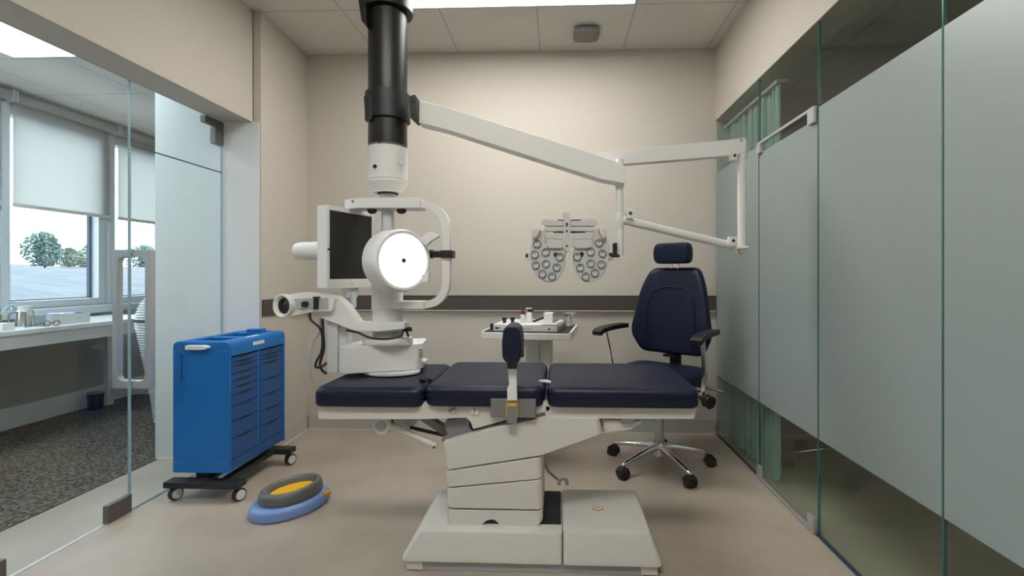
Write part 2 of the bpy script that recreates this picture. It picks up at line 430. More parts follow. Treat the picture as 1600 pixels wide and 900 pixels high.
MB().box(XR - .012, XR + .0025, 2.142, 2.744, .004, .017, bev=.001).build('bottom_rail', SATIN, d1)
for y0, y1, z0, z1 in ((2.142, 2.195, 1.785, 1.8415), (2.70, 2.744, 1.795, 1.8415), (2.142, 2.195, .0175, .075), (2.70, 2.744, .0175, .075)):
    MB().box(XR - .014, XR + .0025, y0, y1, z0, z1, bev=.002).build('pivot_patch', SATIN, d1)
struct(MB().box(XR - .001, XR + .02, -1.2, 3.475, .0003, .0035).build('trim_8', GASKET))

# ceiling lamps
def ceil_lamp(label, x0, x1, y0, y1, m, CZ=CZ):
    t = thing('ceiling_light', label, 'ceiling light', ((x0+x1)/2, (y0+y1)/2, CZ), group=None)
    MB().box(x0+.012, x1-.012, y0+.012, y1-.012, CZ-.006, CZ-.001).build('diffuser', m, t)
    f = MB(); f.box(x0, x1, y0, y0+.012, CZ-.010, CZ-.0005); f.box(x0, x1, y1-.012, y1, CZ-.010, CZ-.0005)
    f.box(x0, x0+.012, y0+.0121, y1-.0121, CZ-.010, CZ-.0005); f.box(x1-.012, x1, y0+.0121, y1-.0121, CZ-.010, CZ-.0005)
    f.build('light_frame', LGREY, t); return t
ceil_lamp('bright rectangular ceiling panel light beside the black column', -1.0, .462, 2.31, 2.90, LAMP)
ceil_lamp('ceiling panel light overhead, nearest the camera', -1.0, .462, .15, .74, LAMPN)
ceil_lamp('unseen ceiling panel added to brighten the dim room behind the right glass', 2.2, 2.8, .2, .8, LAMPFILL, 2.45)  # fill panel out of view, added to lift the dark side room
ceil_lamp('ceiling panel light of the window room, seen through the left glass', -3.36, -2.76, 2.28, 2.885, LAMP2, AZ)
ceil_lamp('ceiling panel light of the window room, nearest the camera', -3.36, -2.76, .34, .94, LAMP2, AZ)

t = thing('ceiling_sensor', 'grey bowed box mounted on the ceiling tile at right', 'ceiling sensor', (.185, 3.22, CZ))
MB().box(.125, .250, 3.16, 3.28, CZ-.012, CZ-.0005, bev=.003).build('mounting_plate', SENSOR, t)
MB().loft([[(.185+(x-.185)*k, 3.22+(y-3.22)*k, z) for x, y in rnd([(.105, 3.14), (.185, 3.125), (.265, 3.14), (.272, 3.22), (.265, 3.30), (.185, 3.315), (.105, 3.30), (.098, 3.22)], .01, 2)] for k, z in ((1, CZ-.0125), (1, CZ-.026), (.93, CZ-.036), (.6, CZ-.039))]).build('cover', SENSOR, t)

# ------------------------------------------------------------------ treatment chair
CH = thing('treatment_chair', 'navy reclining treatment chair laid flat on a cream pedestal', 'treatment chair', (-.1, 2.08, 0))
def rr3(x0, x1, y0, y1, z, r): return [(x, y, z) for x, y in rrect(x0, x1, y0, y1, r, 5)]
# plinth and shells
pl = MB().slab(rrect(-.580, .374, 1.835, 2.30, .04), .0005, .040, bev=.003).build('plinth', LGREY, CH)
MB().box(-.5785, -.515, 1.829, 1.8345, .004, .038, bev=.002).build('corner_foot', CREAM, pl)
MB().box(.310, .372, 1.829, 1.8345, .004, .038, bev=.002).build('corner_foot', CREAM, pl)
def shell(name, x0, x1, sx0, sx1, y0, sy0, zt, r):
    m = MB(); L = []
    for z, k in ((.0405, 0), (.060, .04), (zt-.030, .80), (zt-.014, .92), (zt-.004, 1.12)):
        L.append(rr3(x0+(sx0-x0)*k, x1+(sx1-x1)*k, y0+(sy0-y0)*k, 2.315-.1*k, z, r))
    L.append(rr3(sx0+.016, sx1-(.016 if sx1 < x1-.001 else 0), sy0+.022, 2.19, zt, r))
    return m.loft(L).build(name, CREAM, CH)
shell('base_shell', -.592, .0155, -.540, .0155, 1.822, 1.838, .150, .018)
bc = shell('base_cover', .0185, .386, .0185, .350, 1.820, 1.838, .159, .018)
em = MB().lathe([(.022, 0), (.022, .0015), (.0175, .0018), (.0175, .0008)], (.165, 2.02, .1595)).build('round_emblem', ORANGE, bc)
MB().lathe([(.0172, 0), (.0172, .0022)], (.165, 2.02, .1595)).build('emblem_face', CARDW, em)
mk = MB()
for dx, dy in ((-.006, .003), (0, .005), (.006, .001)): mk.box(.165+dx-.0015, .165+dx+.0015, 2.02+dy-.004, 2.02+dy+.004, .1618, .1623)
mk.build('emblem_mark', INK, em)
MB().box(-.075, .012, 1.90, 2.19, .1505, .153).build('rubber_panel', mat('dark_rubber', (.012, .014, .02), .6), CH)
# column sections
Y0 = 1.885
def sect(name, pts, y0, y1, m=CREAM, bev=.004, r=0, parent=None):
    """column casing: upright corners well rounded, the other edges eased"""
    return MB().prism(rnd(xz(pts, y0), r, 3) if r else xz(pts, y0), y0, y1, bev=bev, seg=2, upright=.022).build(name, m, parent or CH)
s1 = sect('column_section', [(698, 797), (848, 799), (848, 815), (840, 822), (780, 825), (779, 818), (773, 813), (767, 812), (760, 814), (754, 819), (753, 825.5), (698, 825)], Y0, 2.16, bev=.003)
MB().box(-.29, -.22, Y0+.012, Y0+.016, .1505, .195).build('cable_opening', BLACK, s1)
MB().box(-.425, -.075, Y0+.02, 2.13, .21, .45).build('column_core', BLACK, CH)
sect('column_section', [(697, 764), (847, 750), (848, 797), (698, 794)], Y0, 2.17)
sect('column_section', [(695, 737), (846, 714.5), (847, 748.5), (696, 762)], Y0, 2.18)
sect('support_beam', [(691, 693), (780, 666), (853, 652), (937, 655), (941, 678), (846, 712), (697, 735)], Y0, 2.26)
sect('beam_end', [(939, 656), (1000, 657), (1003, 661), (985, 672), (943, 677)], Y0+.03, 2.2)
MB().box(.245, .30, 1.90, 1.93, .548, .566, bev=.002).build('sensor_block', GREYP, CH)
MB().box(.335, .385, 1.92, 1.96, .552, .575, bev=.002).build('green_tab', GREEN, CH)
br = MB().prism(rnd(xz([(689, 687), (699, 679), (695, 668), (693, 662), (698, 658), (728, 651), (734, 655), (733, 667), (738, 673), (762, 668), (785, 657), (799, 663), (692, 692)], 1.93), .004, 2), 1.93, 2.2, bev=.004).build('swing_bracket', GREYP, CH)
# frame rails
fr = MB(); fr.prism(rnd(xz([(497, 634), (657, 634), (664, 627), (760, 627), (860, 627), (860, 642), (793, 656), (739, 671), (735, 659), (728, 653), (655, 655.5), (497, 655.5)], 1.90), .004, 2), 1.90, 1.925, bev=.004)
fr.build('side_rail', CREAM, CH)
fb = MB(); fb.box(-.935, -.535, 1.9255, 2.37, .556, .6035, bev=.006); fb.box(-.53, -.04, 1.9255, 2.37, .565, .6095, bev=.006)
fb.build('cushion_frame', CREAM, CH)
rf = MB().prism(rnd(xz([(852, 634), (1090, 634), (1085, 655), (852, 654.5)], 1.90), .004, 2), 1.90, 2.37, bev=.005).build('back_frame', CREAM, CH)
for px, py, m in ((707, 640, LGREY), (742, 641.5, CARDW)):
    p = at(px, py, 1.90)
    d = MB().cyl((p.x, 1.8985, p.z), (p.x, 1.8945, p.z), .0165, bev=.001).build('round_badge', m, CH)
    k = MB()
    if px < 720: k.sweep([(p.x-.013, 1.8938, p.z-.006), (p.x+.001, 1.8938, p.z), (p.x+.011, 1.8938, p.z+.010)], .0016, 0, n=6)
    else:
        k.sweep([(p.x, 1.8938, p.z-.012), (p.x, 1.8938, p.z+.001), (p.x-.006, 1.8938, p.z+.010)], .0015, 0, n=6); k.sweep([(p.x, 1.8938, p.z), (p.x+.007, 1.8938, p.z+.011)], .0015, 0, n=6)
    k.build('badge_mark', INK, d)
# cushions
def cushion(x0, x1, y0, y1, z0, z1, r):
    L = []; h = z1 - z0; b = .026
    for i in range(5):
        a = PI/2*i/4; L.append((b*.6*(1-math.sin(a)), z0 + b*.6*(1-math.cos(a))))
    for i in range(7):
        a = PI/2*i/6; L.append((b*(1-math.cos(a)), z1 - b + b*math.sin(a)))
    m = MB(); m.sharp = 50
    loops = [[(x, y, z) for x, y in rrect(x0+d, x1-d, y0+d, y1-d, max(r-d, .008), 6)] for d, z in L]
    loops.append([(x, y, z1+.003) for x, y in rrect(x0+.07, x1-.07, y0+.07, y1-.07, .02, 6)])
    o = m.loft(loops).build('cushion', NAVY, CH)
    s_ = [(x, y, z0+h*.52) for x, y in rrect(x0-.0005, x1+.0005, y0-.0005, y1+.0005, r, 6)]
    MB().sweep(s_ + [s_[0]], .0018, 0, n=6).build('piping', NAVY, o)
    return o
cushion(-.966, -.530, 1.875, 2.42, .6045, .682, .045)
cushion(-.524, -.052, 1.875, 2.43, .6105, .692, .055)
cushion(-.044, .545, 1.872, 2.43, .612, .690, .05)
# joint strap between cushions, rear and front
MB().sweep(curve([(-.575, 2.02, .690), (-.545, 1.99, .694), (-.525, 1.975, .690)]), .010, 0, n=8).build('joint_strap', BLACK, CH)
MB().sweep(curve([(-.075, 1.99, .688), (-.05, 1.97, .694), (-.030, 1.967, .690)]), .007, 0, n=10).build('joint_button', PLASTIC, CH)
# armrest folded up at the front edge
cl = MB().box(at(766, 0, 1.85).x, at(837, 0, 1.85).x, 1.862, 1.898, .577, .648, bev=.003).build('armrest_clamp', mat('clamp_grey', (.22, .22, .215), .4, metal=.3), CH)
ab = MB().prism(xz([(792, 625), (808, 625), (808, 663), (792, 661)], 1.848), 1.846, 1.8615, bev=.002).build('armrest_bracket', GREYP, CH)
MB().prism(xz([(793, 629), (807, 629), (807, 634.5), (793, 634.5)], 1.845), 1.8448, 1.8455).build('yellow_label', YLABEL, ab)
for xa in (791, 808): MB().prism(xz([(xa, 625), (xa+1, 625), (xa+1, 652), (xa, 652)], 1.85), 1.848, 1.8612).build('yellow_edge', YLABEL, ab)
MB().prism(rnd(xz([(794, 572), (807, 572), (808, 598), (808.5, 625), (793, 625), (793, 606), (796, 600)], 1.85), .004, 2), 1.836, 1.8635, bev=.006, seg=3).build('armrest_post', PLASTIC, CH)
MB().prism(rnd(xz([(792.5, 566), (808.5, 566), (808, 575.5), (793.5, 575.5)], 1.85), .003, 2), 1.833, 1.866, bev=.004).build('armrest_collar', BLACK, CH)
pad = MB(); pad.sharp = 60
pad.prism(rnd(xz([(787, 512), (799, 507.5), (811, 512), (815, 530), (815, 552), (811, 566), (804, 569), (793, 568), (785, 560), (784, 535)], 1.80), .02, 4), 1.79, 1.94, bev=.018, seg=4)
po = pad.build('armrest_pad', NAVY, CH)
p = at(816, 546, 1.86); MB().cyl((p.x-.006, 1.86, p.z), (p.x+.004, 1.86, p.z), .030, bev=.002).build('pad_disc', BLACK, po)
# rollers and folded leg support under the left end
p = at(596, 665, 1.95)
lr = MB().lathe([(.020, 0), (.034, .0), (.037, .004), (.037, .036), (.033, .04), (0, .04)], (p.x, 1.985, p.z), (0, -1, 0)).build('roller', PLASTIC, CH)
MB().lathe([(.0385, .002), (.0395, .006), (.0395, .020), (.0385, .024)], (p.x-.002, 1.99, p.z-.001), (0, -1, 0)).build('roller_tyre', BLACK, lr)
MB().lathe([(.022, 0), (.022, .004), (.018, .005)], (p.x, 1.9445, p.z), (0, -1, 0)).build('roller_cap', LGREY, lr)
a, b, c = at(607, 664, 1.96), at(640, 677, 1.96), at(681, 697, 1.96)
MB().sweep([a, b, c], .013, 0, n=14).build('support_arm', CREAM, CH)
MB().cyl((c.x-.004, 1.944, c.z+.002), (c.x-.004, 1.9415, c.z+.002), .004).build('arm_end_hole', BLACK, CH)
MB().sweep([at(662, 650, 2.0), at(704, 678, 2.0)], .030, .04).build('support_strut', GREYP, CH)
MB().sweep([at(641, 668, 2.05), at(698, 681, 2.05)], .008, 0, n=8).build('gas_spring', BLACK, CH)
MB().prism(xz([(612, 656), (656, 656), (641, 669), (615, 664)], 2.06), 2.06, 2.10).build('support_plate', LGREY, CH)
# power lead behind the column
cd = MB().sweep(curve([at(848, 716, 2.30), at(856, 735, 2.33), at(868, 746, 2.36), at(875, 752, 2.36)]), .006, 0, n=8).build('power_lead', LGREY, CH)
MB().sweep(curve([at(873, 757, 2.36), at(876, 749, 2.36), at(884, 749, 2.36), at(886, 757, 2.36)]), .009, 0, n=8).build('plug_loop', COOLW, cd)
for xa, xb in ((871, 880), (882, 892)): MB().box(at(xa, 0, 2.36).x, at(xb, 0, 2.36).x, 2.348, 2.372, at(0, 765, 2.36).z, at(0, 755, 2.36).z, bev=.003).build('lead_plug', COOLW, cd)

# ------------------------------------------------------------------ ceiling-hung instrument column
CY = 2.15
CX = at(606, 430, CY).x
def zy(py, y=CY): return at(606, py, y).z
IC = thing('instrument_column', 'black and white ceiling-hung instrument column over the left end of the chair', 'instrument column', (CX, CY, CZ))
rb = .0845
MB().lathe([(.098, CZ-.001), (.098, 2.52), (.110, 2.49), (.110, zy(20)), (.107, zy(22))], (CX, CY, 0), n=40).build('ceiling_sleeve', SATBLACK, IC)
sp = MB().prism(rnd(xz([(560, -6), (572, -6), (575, 44), (566, 34)], 2.07), .004, 2), 2.06, 2.16, bev=.005).build('sleeve_bracket', SATBLACK, IC)
for q in (8, 17, 26):
    p = at(567+q*.12, q, 2.06); MB().cyl((p.x, 2.0595, p.z), (p.x, 2.056, p.z), .006, n=12).build('bolt', BLACK, sp)
MB().lathe([(rb, zy(24)), (rb, zy(232))], (CX, CY, 0), n=40).build('black_tube', SATBLACK, IC)
ckd = MB(); ckd.lathe([(rb+.0005, zy(192)), (rb+.013, zy(190)), (rb+.013, zy(149)), (rb+.0005, zy(147))], (CX, CY, 0), n=40)
cb = ckd.build('clamp_ring', BLACK, IC)
for x0, x1, yy in ((568, 581, 2.06), (639, 651, 2.06)):
    MB().prism(rnd(xz([(x0, 150), (x1-3, 147), (x1, 152), (x1, 184), (x1-3, 190), (x0+2, 184)], yy), .004, 2), yy, yy+.07, bev=.004).build('clamp_lug', BLACK, cb)
for px, py, yy in ((573, 156, 2.06), (573, 176, 2.06), (645, 158, 2.06), (645, 178, 2.06)):
    p = at(px, py, yy); MB().cyl((p.x, yy-.0005, p.z), (p.x, yy-.004, p.z), .006, n=12).build('bolt', SATBLACK, cb)
MB().lathe([(rb-.001, zy(228)), (rb, zy(229)), (rb, zy(282)), (rb-.003, zy(283)), (rb-.003, zy(284.5)), (rb-.001, zy(285)), (rb-.001, zy(288)), (.066, zy(298)), (.064, zy(302)), (.060, zy(302))], (CX, CY, 0), n=40).build('white_collar', PLASTIC, IC)
p = at(586, 260, CY-.082); MB().cyl((p.x, CY-.077, p.z), (p.x, CY-.086, p.z), .0085).build('collar_knob', BLACK, IC)
p = at(625, 253, CY-.066); d_ = Vector((.6, -.8, 0)); MB().lathe([(.011, 0), (.011, .003), (.009, .0035)], (p.x+.002, CY-.066, p.z), d_).build('collar_button', COOLW, IC)
p = at(591, 203, CY-.08); MB().cyl((p.x, CY-.078, p.z), (p.x, CY-.086, p.z), .008).build('tube_screw', BLACK, IC)
MB().cyl((CX, CY, zy(296)), (CX, CY, zy(304)), .045).build('bearing', BLACK, IC)
MB().cyl((CX, CY, zy(296)), (CX, CY, zy(328)), .034).cyl((CX, CY, zy(328)), (CX, CY, zy(470)), .027).build('inner_pole', COOLW, IC)
# C frame
yb = 2.085
tb = MB().slab(rnd([(at(539, 0, 2.16).x+.01, 2.13), (at(562, 0, yb).x, yb), (at(656, 0, yb).x, yb), (at(656, 0, yb).x, 2.20), (at(539, 0, 2.16).x+.01, 2.20)], .006, 2), at(600, 325, yb).z, at(600, 309, yb).z, bev=.004).build('top_bar', PLASTIC, IC)
p = at(552, 315, 2.11); MB().cyl((p.x, 2.107, p.z), (p.x, 2.100, p.z), .004).build('bar_screw', INK, tb)
for px in (582, 628):
    p = at(px, 327, 2.12); k = MB().box(p.x-.026, p.x+.026, 2.10, 2.15, p.z, p.z+.008).build('knob_plate', PLASTIC, tb)
    MB().lathe([(.006, -.020), (.016, -.016), (.021, -.006), (.021, 0)], (p.x-.002, 2.12, p.z-.0005), (0, 0, 1)).build('bar_knob', BLACK, k)
yc = 2.13
cpts = [at(a, b, yc) for a, b in ((656, 320), (666, 320.5), (676, 323.5), (685, 329), (692, 337), (696.5, 347), (698, 358), (698.5, 380), (698.5, 420), (698, 441), (696, 453), (691, 463), (683, 470.5), (673, 474.5), (660, 476))]
cf = MB(); cf.sharp = 40; cf.sweep(curve(cpts, 4), .032, .042).build('c_frame', PLASTIC, IC)
MB().box(at(590, 0, yb).x, at(662, 0, yb).x, yb, 2.18, at(600, 483, yb).z, at(600, 471, yb).z, bev=.003).build('lower_bar', PLASTIC, IC)
MB().box(at(580, 0, yb).x, at(597, 0, yb).x, yb-.002, 2.2, at(590, 484, yb).z, at(590, 430, yb).z, bev=.004).build('column_bracket', PLASTIC, IC)
dk = MB().box(at(690, 0, 2.10).x, at(707, 0, 2.10).x, 2.095, 2.16, at(690, 403, 2.10).z, at(690, 391, 2.10).z, bev=.003)
dk.cyl(at(675, 397, 2.125), at(690, 397, 2.125), .016, bev=.003).cyl(at(671, 397, 2.125), at(676, 397, 2.125), .019, bev=.002)
dk.build('slide_clamp', BLACK, IC)
MB().cyl((CX, CY, zy(428)), (CX, CY, zy(486)), .066).cyl((CX, CY, zy(484)), (CX, CY, zy(507)), .0655).build('lower_column', PLASTIC, IC)
MB().lathe([(.072, zy(516)), (.076, zy(514)), (.076, zy(506)), (.073, zy(504))], (CX, CY, 0), n=40).build('swivel_ring', PLASTIC, IC)
MB().cyl((CX, CY, zy(515)), (CX, CY, .849), .066).build('neck', LGREY, IC)
MB().lathe([(.113, .817), (.113, .838), (.108, .846), (.07, .849)], (CX, CY, 0), n=44, scale=(1, .62)).build('swivel_disc', PLASTIC, IC)
bz0, bz1 = .7015, at(600, 546, 2.03).z
bx = MB(); 
bx.slab(rnd([(at(541, 0, 2.045).x, 2.045), (at(652, 0, 2.150).x, 2.150), (at(661, 0, 2.185).x, 2.185), (-.64, 2.36), (-.92, 2.30), (at(528, 0, 2.09).x, 2.09)], [.006, .012, .012, .02, .02, .012], 3), bz0, .8165, bev=.007)
bo = bx.build('base_unit', PLASTIC, IC)
pb = at(664, 566, 2.18); MB().cyl((at(658, 0, 2.185).x, 2.19, pb.z+.004), (at(668.5, 0, 2.18).x, 2.175, pb.z+.004), .012, bev=.001).build('unit_knob', PLASTIC, bo)
vt = MB()
for k in range(4): vt.box(at(655, 0, 2.167).x, at(659, 0, 2.167).x+.004, 2.160, 2.175, .79-k*.012, .795-k*.012)
vt.build('vent_slot', LGREY, bo)
MB().lathe([(.12, -.006), (.125, -.004), (.125, .004), (.12, .006)], (at(613, 0, 2.15).x, 2.15, .6945), scale=(1, .75)).build('base_foot', COOLW, IC)
# side arm carrying the probe head
ya = 2.06
MB().prism(rnd(xz([(512, 459), (524, 461), (540, 478), (558, 503), (590, 505), (632, 504), (632, 514), (590, 518), (556, 517), (540, 512), (488, 491), (488, 484), (512, 484)], ya), .004, 2), ya, 2.13, bev=.005).build('side_arm', PLASTIC, IC)
MB().box(at(511, 0, 2.08).x, at(527, 0, 2.08).x, 2.08, 2.17, .70, at(520, 497, 2.08).z, bev=.003).box(at(527.5, 0, 2.10).x, at(541, 0, 2.10).x, 2.10, 2.17, .70, at(520, 505, 2.10).z, bev=.003).build('arm_post', COOLW, IC)

# black and white cables of the column
def cable(label, pts, y, r, m):
    c = MB(); c.sharp = 60; o = c.sweep(curve([at(a, b, y+dy) for a, b, dy in pts], 6), r, 0, n=8).build('cable', m); return tag(o, label, 'cable')
cable('thick black cable looping down the left of the grey arm post', [(484, 489, 0), (486, 500, 0), (500, 513, 0), (504, 530, 0), (502, 550, 0), (494, 566, 0), (494, 574, 0), (504, 572, 0), (510, 567, .01)], 2.05, .0055, BLACK)
cable('black cable hanging straight beside the grey arm post', [(504, 498, 0), (505, 520, 0), (506, 545, 0), (500, 568, 0), (503, 578, .0), (510, 584, .01)], 2.06, .0055, BLACK)
cable('pale grey cable bowing out left of the black cables', [(502, 498, 0), (499, 520, 0), (489, 535, 0), (484, 560, 0), (485, 585, 0), (490, 598, .02)], 2.09, .0055, LGREY)
cable('black cable wound round the neck of the instrument column', [(541, 516, 0), (560, 520, 0), (576, 527, .0), (592, 529.5, -.005), (610, 529, -.005), (626, 525, .01), (630, 517, .02), (636, 513, .03)], 2.055, .005, BLACK)
p = at(637, 514, 2.10)
t = MB().cyl((p.x-.016, 2.10, p.z-.002), (p.x+.016, 2.095, p.z), .010, bev=.003).cyl((p.x-.008, 2.10, p.z), (p.x+.004, 2.10, p.z-.035), .005).build('cable_connector', BLACK); tag(t, 'black cable connector sticking out right of the column neck', 'connector')

# monitor
mc = at(495, 385, 2.0)
nx, ny = .944, -.33
MO = thing('monitor', 'white framed monitor with a dark screen left of the column', 'monitor', (-.966, 2.0, 1.243), math.atan2(.27, .094))
# local axes: x along the face into depth, y backwards
mw, mh, mt = .290, .352, .058
def M3(x0, x1, y0, y1, z0, z1, name, m, parent, bev=0):
    return MB().box(x0, x1, y0, y1, z0, z1, bev=bev).build(name, m, parent, local=True)
hs = MB(); z0, z1 = -mh/2, mh/2
hs.box(0, mw, .006, mt, z0, z1, bev=.008)
hs.box(0, .016, 0, .0065, z0, z1, bev=.002).box(mw-.016, mw, 0, .0065, z0, z1, bev=.002).box(.0161, mw-.0161, 0, .0065, z0, z0+.040, bev=.002).box(.0161, mw-.0161, 0, .0065, z1-.020, z1, bev=.002)
hs.build('casing', PLASTIC, MO, local=True)
M3(.0165, mw-.0165, .003, .0058, z0+.0405, z1-.0205, 'screen', SCREEN, MO)
MB().cyl((.007, -.0003, -.01), (.007, -.003, -.01), .005).build('power_button', INK, MO, local=True)
mk = MB()
for k in range(3): mk.box(.135+k*.008, .140+k*.008, -.0008, -.0002, z0+.016, z0+.020)
mk.build('bezel_mark', LGREY, MO, local=True)
MB().lathe([(.036, 0), (.040, .006), (.040, .18), (.037, .195), (.028, .203), (0, .205)], (.085, mt, -.01), (0, 1, 0)).build('rear_boss', PLASTIC, MO, local=True)
MB().box(.13, .20, .012, .05, z0-.045, z0+.004, bev=.006).cyl((.17, .03, z0-.085), (.17, .03, z0-.02), .024, bev=.004).build('mount', COOLW, MO, local=True)

MB().box(at(533, 0, 2.14).x, at(548, 0, 2.14).x, 2.14, 2.19, at(540, 487, 2.14).z, at(540, 458, 2.14).z, bev=.008).build('mount_block', LGREY, MO)
# illuminated disc instrument
DC = Vector(at(632, 407, 2.0)); az = R(49); N = Vector((math.sin(az), -math.cos(az), 0))
DI = thing('corneal_topographer', 'round white housing with a brightly lit disc in front of the column', 'eye instrument', tuple(DC))
m = MB(); m.sharp = 40
m.lathe([(.10, -.125), (.124, -.12), (.132, -.108), (.132, -.014), (.129, -.004), (.124, 0), (.1155, -.001), (.1145, -.006)], DC, N, n=64).build('housing', PLASTIC, DI)
ld = MB().lathe([(.1132, -.009), (.1132, -.0045), (.009, -.0045), (.009, -.009)], DC, N, n=64).build('lit_disc', DISC, DI)
MB().lathe([(.0085, -.012), (.0085, -.0042)], DC, N).build('sight_hole', BLACK, DI)
MB().prism(rnd(xz([(655, 374), (671, 362), (687, 367), (686, 370), (674, 377), (667, 384)], 2.06), .004, 2), 2.05, 2.08, bev=.003).build('lever', PLASTIC, DI)
MB().prism(rnd(xz([(660, 430), (671, 424), (670, 440), (661, 442)], 2.06), .003, 2), 2.05, 2.08, bev=.003).build('side_block', PLASTIC, DI)
MB().cyl(tuple(DC - N*.124), tuple(DC - N*.16), .05).build('rear_mount', PLASTIC, DI)

# probe head
pc = at(440, 478, 2.02)
PH = thing('eye_illuminator', 'white tubular illuminator head with a black lens on the side arm', 'eye instrument', tuple(pc))
ax = Vector((-.30, -.95, .0)).normalized()
m = MB(); m.sharp = 40
m.lathe([(.038, -.09), (.044, -.07), (.049, -.02), (.050, 0), (.046, .002), (.036, -.008), (.034, -.03), (0, -.031)], pc, ax, n=40).build('lens_tube', PLASTIC, PH)
MB().lathe([(.033, -.0305), (.033, -.012), (.022, -.012), (.020, -.018), (.012, -.014), (0, -.011)], pc, ax, n=32).build('black_lens', BLACK, PH)
hb = MB().prism(rnd(xz([(452, 460), (470, 457), (517, 458), (524, 466), (520, 486), (490, 487), (452, 495)], 2.04), .008, 3), 2.035, 2.088, bev=.008, seg=3).build('head_body', PLASTIC, PH)
MB().prism(rnd(xz([(459, 467), (511, 465), (513, 467), (513, 482), (511, 484), (459, 483)], 2.033), .003, 2), 2.0325, 2.0348, bev=0).build('grey_panel', LGREY, hb)
p = at(478, 475, 2.03); MB().cyl((p.x, 2.0322, p.z), (p.x, 2.012, p.z), .0125, bev=.002).build('black_knob', BLACK, PH)
p = at(495, 474, 2.03); MB().box(p.x-.008, p.x+.008, 2.014, 2.0322, p.z-.026, p.z+.022, bev=.003).box(p.x-.012, p.x+.014, 2.016, 2.04, p.z+.0225, p.z+.029, bev=.002).build('black_slider', BLACK, PH)

# ------------------------------------------------------------------ folding arm and phoropter
AR = thing('swing_arm', 'white folding arm reaching right from the black column', 'instrument arm', tuple(at(650, 178, 2.13)))
y1 = 2.10
MB().prism(rnd(xz([(650, 155), (700, 168), (940, 244), (976, 258), (978, 287), (940, 280), (700, 203), (650, 190)], y1), .010, 3), y1, y1+.085, bev=.012, seg=3).build('main_beam', PLASTIC, AR)
hx = at(968, 300, 2.15).x
def zh(py): return at(968, py, 2.15).z
MB().cyl((hx, 2.15, zh(262)), (hx, 2.15, zh(250)), .017, bev=.003).build('hub_cap', PLASTIC, AR)
hb = MB().cyl((hx, 2.15, zh(286)), (hx, 2.15, zh(291)), .020).cyl((hx, 2.15, zh(290)), (hx, 2.15, zh(345)), .0165).cyl((hx, 2.15, zh(357)), (hx, 2.15, zh(398)), .0172, bev=.002)
hb.build('hub_tube', PLASTIC, AR)
MB().lathe([(.016, zh(357)), (.021, zh(352)), (.0215, zh(343)), (.021, zh(337)), (.0165, zh(333))], (hx, 2.15, 0)).build('hub_joint', PLASTIC, AR)
y2 = 2.205
MB().prism(rnd(xz([(920, 241), (1150, 217), (1162, 214), (1166, 220), (1165, 238), (1150, 242), (976, 256), (925, 252)], y2), .006, 3), y2, y2+.05, bev=.009, seg=3).build('upper_arm', PLASTIC, AR)
MB().cyl(at(1159, 246, 2.23), at(1159, 388, 2.23), .0185).lathe([(.019, at(1159, 250, 2.23).z), (.023, at(1159, 247, 2.23).z), (.023, at(1159, 222, 2.23).z), (.018, at(1159, 217, 2.23).z)], (at(1159, 0, 2.23).x, 2.23, 0)).build('vertical_link', PLASTIC, AR)
MB().sweep([at(970, 343, 2.15), at(1148, 385, 2.22)], .0185, 0, n=16).lathe([(0, -.026), (.014, -.022), (.021, -.010), (.022, .004), (.019, .01)], at(1157, 389, 2.23), (0, 0, 1)).build('lower_arm', PLASTIC, AR)
for a, b, yy, s in ((985, 333, 2.12, 8), (1148, 243, 2.19, 7), (1146, 376, 2.19, 8)):
    k = MB().prism(rnd(xz([(a-s*.8, b-s*.8), (a+s*.7, b-s*.8), (a+s*.7, b+s), (a-s*.8, b+s)], yy), .003, 2), yy, yy+.03, bev=.002).build('pivot_tab', PLASTIC, AR)
    p = at(a, b, yy); MB().cyl((p.x, yy-.0005, p.z), (p.x, yy-.003, p.z), .007, n=16).build('tab_screw', INK, k)
for a, b in ((1158, 218), (1157, 389)):
    p = at(a, b, 2.2); MB().cyl((p.x, 2.2, p.z), (p.x, 2.196, p.z), .007, n=16).build('pin', LGREY, AR)
MB().cyl(at(1150, 387.5, 2.2), at(1169, 386.5, 2.2), .007, n=12).build('cross_pin', PLASTIC, AR)
MB().prism(xz([(958, 380), (964, 379), (964, 397), (968, 398), (968, 402), (957, 402), (954, 397), (958, 396)], 2.11), 2.105, 2.14, bev=.002).build('hanger', BLACK, AR)

